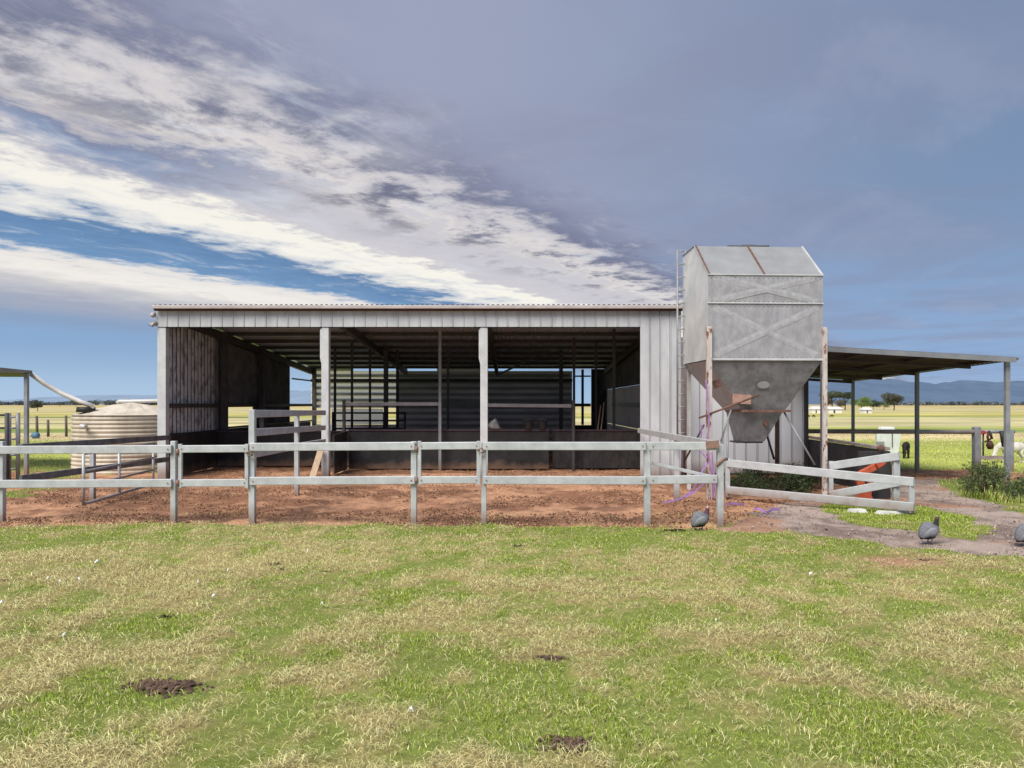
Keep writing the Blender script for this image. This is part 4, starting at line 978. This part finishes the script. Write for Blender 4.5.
# field fence and blue drum, left background
t = thing('field_fence', 'old wooden post and wire fence across the left paddock', 'fence', (-25, 37, 0))
for px in (18, 38, 48, 65, 92, -10):
    x = gx(px, 37)+random.uniform(-.1, .1); h_ = random.uniform(.75, 1.1)
    part(t, 'post', M['wood_post'], lambda b: b.tube([(x, 37, -.1), (x+random.uniform(-.08, .08), 37, h_)], [.07, .06], 8))
for z in (.35, .7, 1.0): part(t, 'wire', M['steel_dark'], lambda b: b.tube([(gx(-60, 37), 37, z), (-12.2, 37, z)], .012, 5))
one('drum', 'small blue plastic drum lying by the left paddock fence', 'drum', M['blue'], lambda b: b.tube([(gx(32, 35), 35, .15), (gx(33, 35), 35, .15), (gx(38, 35), 35, .15), (gx(39, 35), 35, .15)], [.10, .15, .15, .10], 16), (gx(36, 35), 35, 0))

# ------------------------------------------------------------------ purple straps
def ribbon(name, label, pts, w_=.045):
    def fn(b):
        P = [Vector(p) for p in pts]; prev = None
        for i, p in enumerate(P):
            d_ = (P[min(i+1, len(P)-1)]-P[max(0, i-1)]).normalized(); s2 = d_.cross(Vector((0, -1, .3))).normalized()*w_/2
            k = b.add([p-s2, p+s2])
            if prev is not None: b.face(prev, prev+1, k+1, k)
            prev = k
    o = one(name, label, 'strap', M['purple'], fn, pts[len(pts)//2], 'purple straps around the silo leg')
    m_ = o.modifiers.new('thickness', 'SOLIDIFY'); m_.thickness = .006
dd = 12.55
ribbon('strap', 'purple strap tied around the silo leg and hanging to the ground', [at(706, 380, dd), at(708, 400, dd), at(709, 425, dd-.02), at(707, 445, dd), at(711, 470, dd), at(715, 485, dd), at(717, 499, dd)], .032)
ribbon('strap', 'second purple strap hanging beside the leg in a loop', [at(702, 425, dd), at(700, 450, dd), at(706, 458, dd), at(712, 452, dd), at(714, 476, dd), at(713, 498, dd)], .028)
ribbon('strap', 'purple strap trailing from the silo leg to the left fence post', [at(707, 462, dd-.05), at(700, 476, dd-.3), at(692, 491, 12.4), at(682, 498, 12.2), at(672, 501, 12.0), at(664, 502.5, 11.9)], .032)
ribbon('strap', 'pale purple strap sagging just above the trailing one', [at(709, 474, dd-.05), at(703, 484, dd-.2), at(696, 491, 12.3), at(686, 497, 12.2)], .03)
def gpt(px, py, z=.02): p = gp(px, py); return (p.x, p.y, z)
ribbon('strap', 'short purple strap lying on the dirt beside the short fence section', [gpt(726, 506), gpt(732, 505, .03), gpt(738, 506.5, .04), gpt(745, 505.5, .02)], .035)
ribbon('strap', 'twisted purple strap lying on the gravel below the open gate', [gpt(753, 510), gpt(760, 512, .05), gpt(767, 514, .02), gpt(773, 512, .05), gpt(780, 511)], .045)

# ------------------------------------------------------------------ foliage helper
def leafcloud(lobes, n, size, c1, c2, flat=.6, zmin=None):
    """leaf-sized faces through the volume of several lobes; denser and lighter outside"""
    P = []; Cc = []
    tot = sum(l[3]*l[4]*l[5] for l in lobes)
    for (cx_, cy_, cz_, rx, ry, rz_) in lobes:
        k = max(8, int(n*rx*ry*rz_/tot)); d_ = RNG.standard_normal((k, 3)); d_ /= np.linalg.norm(d_, axis=1)[:, None]
        r = RNG.random(k)**.45*(.8+.4*RNG.random(k)); p = d_*r[:, None]
        Pp = p*np.array((rx, ry, rz_))+np.array((cx_, cy_, cz_)); P.append(Pp)
        sh = np.clip(.45+.35*r+.30*p[:, 2], .25, 1.15)*(.7+.6*RNG.random(k)); t_l = RNG.random(k)  # inner and lower leaves darker: self-shading put into the leaf colour
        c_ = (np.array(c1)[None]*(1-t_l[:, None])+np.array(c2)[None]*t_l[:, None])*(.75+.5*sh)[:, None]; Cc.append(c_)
    P = np.concatenate(P); Cc = np.concatenate(Cc)
    if zmin is not None:
        k = P[:, 2] > zmin; P, Cc = P[k], Cc[k]
    n = len(P); a = RNG.standard_normal((n, 3)); a /= np.linalg.norm(a, axis=1)[:, None]; b_ = RNG.standard_normal((n, 3)); b_ -= a*(a*b_).sum(1)[:, None]; b_ /= np.linalg.norm(b_, axis=1)[:, None]
    s = size*(.6+.8*RNG.random((n, 1)))
    V = np.stack([P-a*s, P-b_*s*flat*.5, P+a*s, P+b_*s*flat*.5], 1).reshape(-1, 3)
    C = np.ones((n, 4, 4)); C[:, :, :3] = Cc[:, None]
    mb = MB(); mb.v = [tuple(v) for v in V]; mb.f = [(4*i, 4*i+1, 4*i+2, 4*i+3) for i in range(n)]; mb.mi = [0]*n; mb.smooth = [False]*n
    return mb, C.reshape(-1, 4)
def tree(label, px, d, h_, wd, c1, c2, n=500, shape='round', name='tree', group='trees far across the paddock', dz=0.):
    x = gx(px, d); t = thing(name, label, 'tree', (x, d, 0), group)
    def _tr(b):
        b.tube([(x, d, -.2), (x+.02*h_, d, h_*.3), (x-.02*h_, d, h_*.62)], [h_*.035, h_*.026, h_*.012], 8)
        for k in range(5):
            a = k*1.257+px; b.tube([(x, d, h_*(.25+.06*k)), (x+math.cos(a)*wd*.22, d+math.sin(a)*wd*.2, h_*(.5+.05*k)), (x+math.cos(a)*wd*.36, d+math.sin(a)*wd*.3, h_*(.66+.05*k))], [h_*.016, h_*.01, h_*.004], 6)
    part(t, 'trunk', M['bark'], _tr)
    rs = random.Random(int(px*13)); lobes = []
    for k in range(9):
        a = rs.random()*2*PI; r = rs.random()**.5*.36*wd
        if shape == 'flat': zc = h_*rs.uniform(.72, .9); rr = (wd*.26, wd*.26, h_*.11)
        else: zc = h_*rs.uniform(.42, .84); rr = (wd*.26, wd*.26, h_*.20)
        lobes.append((x+math.cos(a)*r, d+math.sin(a)*r, zc, *rr))
    mb, C = leafcloud(lobes, n*4, h_*.05, c1, c2, .8)
    mb.build('crown', M['leaf'], t, cols=C)
G1, G2 = (.065, .085, .06), (.11, .125, .075)
GL1, GL2 = (.13, .19, .06), (.20, .26, .08)
for a, lab in (((832, 190, 5.2, 6.4, G1, G2, 700, 'flat'), 'broad flat crowned dark tree, tallest seen past the silo leg'), ((827, 200, 3.4, 3.6, (.13, .095, .075), (.16, .13, .09), 350, 'round'), 'brownish low tree under the broad flat crowned tree'),
               ((845, 195, 5.0, 4.6, G1, G2, 600, 'flat'), 'narrower flat topped tree just left of the rear awning post'), ((840, 205, 3.0, 4.0, (.14, .11, .08), (.13, .14, .08), 350, 'round'), 'brown green bush tree between the two flat topped trees'),
               ((861, 190, 3.6, 5.4, GL1, GL2, 600, 'round'), 'bright green round tree just right of the rear awning post'), ((873, 200, 3.0, 3.6, (.05, .07, .05), (.08, .10, .07), 450, 'round'), 'small dark tree between the bright green tree and the big round one'),
               ((894, 190, 4.6, 5.6, (.075, .075, .06), (.11, .12, .08), 800, 'round'), 'large round grey green tree left of the middle awning post'), ((884, 205, 2.6, 4.5, G1, GL1, 450, 'round'), 'low wide tree behind the small dark tree')):
    tree(lab, *a)
tree('lone small round tree in the left paddock beside the shelter post', 37.5, 170, 2.9, 3.6, (.075, .085, .065), (.12, .125, .09), 500, 'round', group='trees far left of the shed')
for px, d, h_, wd, lab in ((76, 420, 4.2, 12, 'low dark tree behind the sloping pipe, left one of the far row'), (92, 430, 3.8, 10, 'low dark tree above the tank strainer in the far row'), (60, 420, 3.2, 7, 'smallest tree of the far row, nearest the lone tree'), (106, 410, 4.4, 14, 'wide dark tree of the far row above the tank'), (124, 410, 4.8, 10, 'tallest tree of the far row, nearest the shed corner')):
    tree(lab, px, d, h_, wd, (.07, .085, .08), (.10, .115, .10), 300, 'round', group='trees far left of the shed')
# far wood line and hills
def band(name, label, pxs, d, h_, n, size, c1, c2):
    lobes = []
    for i in range(46):
        px = pxs[0]+(pxs[1]-pxs[0])*(i+random.random())/46; hh = h_*random.uniform(.5, 1)
        lobes.append((gx(px, d), d+random.uniform(-20, 20), hh*.45, (pxs[1]-pxs[0])/46/F*d*1.1, 12, hh*.5))
    mb, C = leafcloud(lobes, n, size, c1, c2, .9, -.5)
    o = mb.build(name, M['leaf'], cols=C); tag(o, label, 'wood', None, 'stuff')
band('far_wood', 'thin grey green line of distant woodland under the hills', (895, 1110), 900, 5.5, 7000, 1.6, (.12, .14, .15), (.16, .18, .19))
band('far_wood', 'thin grey line of distant woodland left of the shed', (-60, 200), 1100, 8, 6000, 2.2, (.11, .135, .16), (.15, .17, .19))
def hills(label, name, keys, d, c1, c2):
    b = MB(); n = 160; pxs = np.linspace(keys[0][0], keys[-1][0], n); ys = np.interp(pxs, [k[0] for k in keys], [k[1] for k in keys])
    ys = ys+(fbm(pxs*.06, pxs*0, 4, 201)-.5)*5+(fbm(pxs*.25, pxs*0, 3, 205)-.5)*1.5
    rows = 12; idx = []
    for r in range(rows):
        f_ = r/(rows-1); dd_ = d+f_*1400
        hh = [max(-5, gz(y_, d+1400)-2)*(math.sin(f_*PI/2)**.8) for y_ in ys]
        idx.append(b.add([(gx(p_, d+1400), dd_, h__*(1 if r in (0, rows-1) else .82+.36*float(vnoise(p_*.12, r*.9, 7)))-(6 if r == 0 else 0)) for p_, h__ in zip(pxs, hh)]))
    b.sm = True
    for a, e in zip(idx, idx[1:]):
        for k in range(n-1): b.face(a+k, a+k+1, e+k+1, e+k)
    o = b.build(name, mat(name+'_haze', c1, c2, .004, 1., spec=0)); o['kind'] = 'structure'; o['label'] = label  # distance haze baked into the base colour
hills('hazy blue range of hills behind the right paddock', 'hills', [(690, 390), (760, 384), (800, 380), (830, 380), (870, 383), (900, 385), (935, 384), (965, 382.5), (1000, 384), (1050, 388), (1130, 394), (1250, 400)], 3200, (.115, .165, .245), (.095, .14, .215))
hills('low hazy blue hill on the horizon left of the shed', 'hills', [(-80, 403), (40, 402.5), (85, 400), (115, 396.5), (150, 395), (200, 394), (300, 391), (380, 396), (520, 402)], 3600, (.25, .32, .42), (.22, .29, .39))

# far white buildings
def cottage(label, px, d, wpx, ztop, zr):
    x = gx(px, d); hw = wpx/2/F*d; t = thing('farm_shed', label, 'farm shed', (x, d, 0), 'small white farm sheds across the paddock')
    wl = part(t, 'wall', M['house'], lambda b: b.box(x-hw, x+hw, d, d+1.6, -.1, ztop))
    part(t, 'roof', M['house_roof'], lambda b: b.hexa([(x-hw-.15, d-.2, ztop+.003), (x+hw+.15, d-.2, ztop+.003), (x+hw+.15, d+1.8, ztop+.003), (x-hw-.15, d+1.8, ztop+.003), (x-hw+.1, d+.75, zr), (x+hw-.1, d+.75, zr), (x+hw-.1, d+.85, zr), (x-hw+.1, d+.85, zr)]))
    part(t, 'door', M['glass_dark'], lambda b: b.box(x-hw*.3, x-hw*.05, d-.03, d-.003, 0, ztop*.75))
cottage('white farm shed nearest the silo leg', 817, 132, 9, .75, 1.25)
cottage('longest low white farm shed under the flat crowned trees', 835.5, 132, 13, .75, 1.2)
cottage('small white farm shed under the bright green tree', 868, 130, 8, .65, 1.1)

# ------------------------------------------------------------------ animals
def legs4(b, xs, yw, h_, top, r, m=0):
    for i, (x, y) in enumerate(((xs[1], yw), (xs[1], -yw), (xs[0], yw), (xs[0], -yw))):
        hind = i > 1
        k = .03*h_/.4 if hind else 0
        b.cur = m
        pts = [(x, y*.8, top), (x+(.05*h_/.5 if hind else 0), y, top*.66), (x-(.06*h_/.5 if hind else -.01), y, top*.36), (x-(.04*h_/.5 if hind else 0), y, .04*h_/.5), (x+.02, y, 0)]
        b.tube(pts, [r*1.9, r*1.35, r*.85, r*.7, r*.95], 10)
    b.cur = 0
def goat(label, name, cat, loc, rz_, s, mats, graze=True, group=None, horns=True):
    t = thing(name, label, cat, loc, group, rz_)
    def body(b):
        neck = [(.34, .50, .09, .06), (.42, .44 if graze else .62, .075, .05), (.47, .30 if graze else .70, .06, .045), (.50, .20 if graze else .74, .062, .05), (.56, .13 if graze else .71, .045, .036), (.60, .075 if graze else .67, .028, .026), (.61, .06 if graze else .66, .012, .012)]
        rings = [(-.36, .53, .015, .015), (-.34, .50, .09, .07), (-.28, .48, .14, .115), (-.15, .46, .15, .135), (0, .45, .155, .145), (.13, .46, .16, .13), (.25, .49, .135, .10)]+neck
        b.loft([(p*s, q*s, u*s, v*s) for p, q, u, v in rings], 16)
        legs4(b, (-.26*s, .19*s), .075*s, .5*s, .42*s, .027*s)
        b.tube([(-.35*s, 0, .54*s), (-.41*s, 0, .50*s), (-.42*s, 0, .40*s)], [.02*s, .02*s, .008*s], 8)
    part(t, 'body', mats, body)
    hx_, hz_ = (.49, .23) if graze else (.50, .79)
    for sg in (-1, 1):
        part(t, 'ear', mats, lambda b: b.hexa([(hx_*s, sg*.045*s, hz_*s), ((hx_+.03)*s, sg*.045*s, hz_*s), ((hx_+.02)*s, sg*.11*s, (hz_-.03)*s), ((hx_+.0)*s, sg*.11*s, (hz_-.03)*s), (hx_*s, sg*.045*s, (hz_+.03)*s), ((hx_+.03)*s, sg*.045*s, (hz_+.03)*s), ((hx_+.02)*s, sg*.11*s, (hz_-.0)*s), (hx_*s, sg*.11*s, (hz_-.0)*s)]))
goat('white goat standing behind the awning corner post', 'goat', 'goat', (gx(1012, 20.6), 20.6, 0), PI*.97, .98, M['goat'])
goat('black goat grazing head down between the awning posts', 'goat', 'goat', (gx(906, 22.4), 22.4, 0), -2.15, .82, M['black_hair'])
for px, lab in ((808, 'tiny far cow, leftmost of the three'), (813.5, 'tiny far cow, middle one of the three'), (832, 'tiny far cow, rightmost of the three, beyond the silo leg')):
    goat(lab, 'cow', 'cow', (gx(px, 88), 88, 0), .4 if px < 820 else 2.9, .55, M['cow'], group='cattle far across the paddock')

def fowl(label, px, py, rz_, s=1., dark=0):
    p = gp(px, py); t = thing('guinea_fowl', label, 'guinea fowl', (p.x, p.y, .0), 'guinea fowl at the edge of the lawn', rz_)
    def body(b):
        rings = [(-.150, .085, .006, .010), (-.138, .105, .030, .035), (-.118, .140, .062, .060), (-.085, .180, .096, .085), (-.040, .208, .118, .100), (.008, .220, .118, .102), (.046, .226, .102, .090), (.074, .242, .074, .066), (.090, .266, .044, .042), (.100, .292, .027, .026), (.106, .316, .022, .020), (.112, .334, .022, .020), (.120, .348, .020, .018), (.133, .352, .014, .013), (.142, .350, .007, .007)]
        rings = [q if i_ < 9 else (q[0], q[1], q[2]*1.3, q[3]*1.3) for i_, q in enumerate(rings)]
        rings = [(q[0]*.96, q[1]-.03+(.035*max(0, (q[1]-.242)/.11)), q[2], q[3]) for q in rings]
        mats = [1, 0, 0, 0, 0, 0, 0, 0, 2, 2, 2, 3, 3, 3]
        b.loft([(a*s, c_*s, u*s, v*s) for a, c_, u, v in rings], 20, mats)
        # folded wings over the flanks and dark belly feathers
        b.cur = 5
        for sg in (-1, 1):
            b.loft([(.06*s, .190*s, .012*s, .008*s, sg*.086*s), (.03*s, .184*s, .05*s, .016*s, sg*.094*s), (-.03*s, .174*s, .062*s, .02*s, sg*.095*s), (-.09*s, .146*s, .045*s, .016*s, sg*.078*s), (-.14*s, .085*s, .012*s, .006*s, sg*.05*s)], 12, [5]*4)
        b.cur = 1; b.loft([(-.11*s, .085*s, .03*s, .03*s), (-.04*s, .082*s, .03*s, .06*s), (.03*s, .09*s, .03*s, .06*s), (.075*s, .14*s, .03*s, .04*s)], 12, [1, 1, 1]); b.cur = 0
        b.cur = 4
        for sg in (-1, 1):
            b.tube([(-.005*s, sg*.034*s, .115*s), (.005*s, sg*.036*s, .06*s), (-.008*s, sg*.036*s, .008)], [.013*s, .008*s, .007*s], 8)
            for a in (-.5, 0, .5): b.tube([(-.008*s, sg*.036*s, .008), (-.008*s+.045*s*math.cos(a), sg*.036*s+.045*s*math.sin(a), .005)], [.006*s, .003*s], 6)
        b.cur = 0
    part(t, 'body', [M['fowl'], M['fowl_dark'], M['fowl_neck'] if not dark else M['fowl_dark'], M['fowl_face'] if not dark else M['fowl_neck'], M['fowl_leg'], M['fowl_wing']], body)
    part(t, 'casque', M['leg_rust'], lambda b: b.tube([(.112*s, 0, .364*s), (.107*s, 0, .387*s)], [.010*s, .003*s], 8))
    part(t, 'beak', M['timber'], lambda b: b.tube([(.132*s, 0, .354*s), (.156*s, 0, .345*s)], [.007*s, .002*s], 8))
    part(t, 'wattle', M['red_skin'], lambda b: (b.tube([(.127*s, .010*s, .345*s), (.129*s, .016*s, .327*s)], [.005*s, .008*s], 8), b.tube([(.127*s, -.010*s, .345*s), (.129*s, -.016*s, .327*s)], [.005*s, .008*s], 8)))
fowl('grey guinea fowl with pink head standing by the fence post below the silo', 701, 530.5, .25, .88)
fowl('dark headed guinea fowl on the edge of the gravel track', 930, 543, .15, .87, 1)
fowl('guinea fowl half cut off by the right photo edge', 1027, 546, .1, .88)

# ------------------------------------------------------------------ bushes
def bush(label, name, lobes, n, size, c1, c2, base):
    t = thing(name, label, 'bush', base)
    def st(b):
        for (cx_, cy_, cz_, rx, ry, rz_) in lobes:
            b.tube([(base[0]+(cx_-base[0])*.5, base[1]+(cy_-base[1])*.5, -.03), (cx_, cy_, cz_), (cx_+.1*rx, cy_, cz_+rz_*.6)], [.022, .014, .005], 6)
    part(t, 'stem', M['bark'], st)
    mb, C = leafcloud(lobes, n, size, c1, c2, .55, .01)
    mb.build('foliage', M['leaf'], t, cols=C)
rs = random.Random(5)
bl = []
for k in range(26):
    px = rs.uniform(966, 1045); d = rs.uniform(12.6, 14.0); h_ = rs.uniform(.05, .52)*(1 if px > 974 else .6)*(.6+.4*math.sin(px*.11))
    bl.append((gx(px, d), d, h_, rs.uniform(.16, .34), .30, rs.uniform(.10, .24)))
bush('dark green spreading bush at the foot of the awning corner post', 'bush', bl, 6500, .036, (.05, .08, .035), (.13, .155, .06), (9.1, 13.3, 0))
bl = []
for k in range(24):
    px = rs.uniform(736, 828); d = rs.uniform(13.2, 14.6); h_ = rs.uniform(.08, .34)
    bl.append((gx(px, d), d, h_, rs.uniform(.18, .34), .3, rs.uniform(.12, .22)))
bush('low dark green shrub under the silo hopper behind the open gate', 'bush', bl, 8000, .03, (.028, .05, .024), (.06, .085, .035), (5.0, 13.9, 0))
# long grass around the bush
n = 9000
x = RNG.uniform(7.9, 11.5, n); y = RNG.uniform(11.0, 13.2, n)
k = (fbm(x*1.5, y*1.5, 3, 301) > .45) & (x > 8.2+(13-y)*.55); x, y = x[k], y[k]
blades('verge_grass', 'tufts of longer grass in front of the dark green bush', x, y, .06+.14*RNG.random(len(x)), .007+.006*RNG.random(len(x)), .50+.1*RNG.random(len(x)), .7)

# ------------------------------------------------------------------ droppings, mole soil, feathers on the lawn
def mound(label, px, py, a, hgt, aspect=.55, n=90, cat='soil patch', name='soil_patch'):
    n = int(n*3.2); hgt *= .8
    p = gp(px, py); lz = lawn_z(p.x, p.y)
    def fn(b):
        for i in range(n):
            r = a*min(1.05, abs(random.gauss(0, .55))); th = random.random()*2*PI; r *= .45+.9*float(fbm(math.cos(th)*1.3+px, math.sin(th)*1.3+py, 3, 9)); x = p.x+r*math.cos(th); y = p.y+r*aspect*math.sin(th)
            q_ = (i*7) % 3; x += a*(-.4, .05, .45)[q_]; y += a*aspect*(.25, -.3, .15)[q_]
            s = random.uniform(.035, .05+.11*random.random())*a; z = lawn_z(x, y)+.003+hgt*max(.1, 1-(r/a)**2)*random.uniform(.1, 1.5)
            V = [(x+s*(.7+.5*random.random())*q[0], y+s*(.7+.5*random.random())*q[1], z+s*.6*q[2]) for q in ((1, 0, 0), (-1, 0, 0), (0, 1, 0), (0, -1, 0), (0, 0, 1), (0, 0, -.6))]
            k = b.add(V)
            for f_ in ((0, 2, 4), (2, 1, 4), (1, 3, 4), (3, 0, 4), (2, 0, 5), (1, 2, 5), (3, 1, 5), (0, 3, 5)): b.face(*[k+j for j in f_])
    one(name, label, cat, M['dung'] if cat == 'dung' else mat('soil_'+str(int(px)), (.16, .10, .07), (.05, .03, .022), 30, .95), fn, p, 'dark patches on the lawn')
mound('crumbly brown soil patch in the left foreground lawn', 162, 689, .19, .02, .6, 170)
mound('dark crumbly soil patch at the bottom edge of the lawn', 567, 746, .125, .016, .75, 140)
mound('small brown soil patch in the middle of the lawn', 550, 659, .11, .010, .45, 70)
mound('dark dropping left of the soil patch row, above the left soil patch', 168, 617.5, .09, .02, .5, 40, 'dung', 'dung')
mound('dark dropping, upper of a pair left of centre', 275, 565.5, .085, .02, .45, 40, 'dung', 'dung')
mound('dark dropping, lower of a pair left of centre', 281, 570, .065, .02, .5, 34, 'dung', 'dung')
mound('thin dark dropping below the long fence section', 518, 546.5, .09, .012, .4, 30, 'dung', 'dung')
mound('dark damp dropping beside the guinea fowl at the fence', 674, 532, .16, .02, .35, 60, 'dung', 'dung')
mound('dark brown patch on the bare strip by the gravel', 925, 561, .10, .008, .4, 40)
mound('tiny dark dropping right of centre on the lawn', 628, 570, .05, .01, .5, 20, 'dung', 'dung')
mound('faint dark dropping near the left photo edge', 4, 581, .06, .012, .5, 26, 'dung', 'dung')
mound('dark dropping in the straw grass below the left gate', 325, 573, .05, .010, .5, 20, 'dung', 'dung')
def feather(label, px, py, L_, rz_):
    L_ *= .52
    p = gp(px, py)
    def fn(b):
        prev = None; n = 7; b.sm = True
        for i in range(n):
            u = i/(n-1)-.5; w_ = L_*.22*math.sqrt(max(0.02, 1-(2*u)**2)); z = lawn_z(p.x, p.y)+.03+.02*math.cos(u*3)+.01*random.random()
            c_ = Vector((u*L_*math.cos(rz_), u*L_*math.sin(rz_), z)); s2 = Vector((-math.sin(rz_), math.cos(rz_), .25))*w_
            k = b.add([Vector((p.x, p.y, 0))+c_-s2, Vector((p.x, p.y, .012))+c_, Vector((p.x, p.y, 0))+c_+s2])
            if prev is not None: b.face(prev, prev+1, k+1, k); b.face(prev+1, prev+2, k+2, k+1)
            prev = k
    one('feather', label, 'feather', M['feather'], fn, p, 'white feathers on the lawn')
for lab, px, py, L_ in (('white feather lying right of the left soil patch row, biggest of the left cluster', 214, 600.5, .075), ('white feather just above the biggest left one', 198, 587, .06), ('white feather, upper one of the left cluster', 228, 574.5, .05), ('white feather left of the pair by the left edge', 48, 583, .05),
                    ('white feather right of its neighbour by the left edge', 60, 586.5, .05), ('long white feather in the left lawn', 79, 584.5, .09), ('white feather near the fence shadow line on the left', 97, 567, .09), ('white feather above the left soil patch', 64, 642.5, .07),
                    ('white feather in the middle of the lawn', 322, 609, .05), ('white feather in the green grass near the bottom centre', 411, 720.5, .06), ('white feather right of centre, brightest on the right', 811, 579, .08), ('white feather below the tall fence post', 308, 555, .06), ('white feather at the very left edge of the lawn', 1, 610, .08), ('small white feather in the right lawn', 716, 625, .05)):
    feather(lab, px, py, L_, random.random()*3)

# ------------------------------------------------------------------ render settings
sc.render.engine = 'CYCLES'
sc.cycles.max_bounces = 8; sc.cycles.diffuse_bounces = 5; sc.cycles.glossy_bounces = 2; sc.cycles.transmission_bounces = 2
sc.cycles.use_denoising = True
sc.view_settings.view_transform = 'Standard'; sc.view_settings.look = 'None'; sc.view_settings.exposure = 0
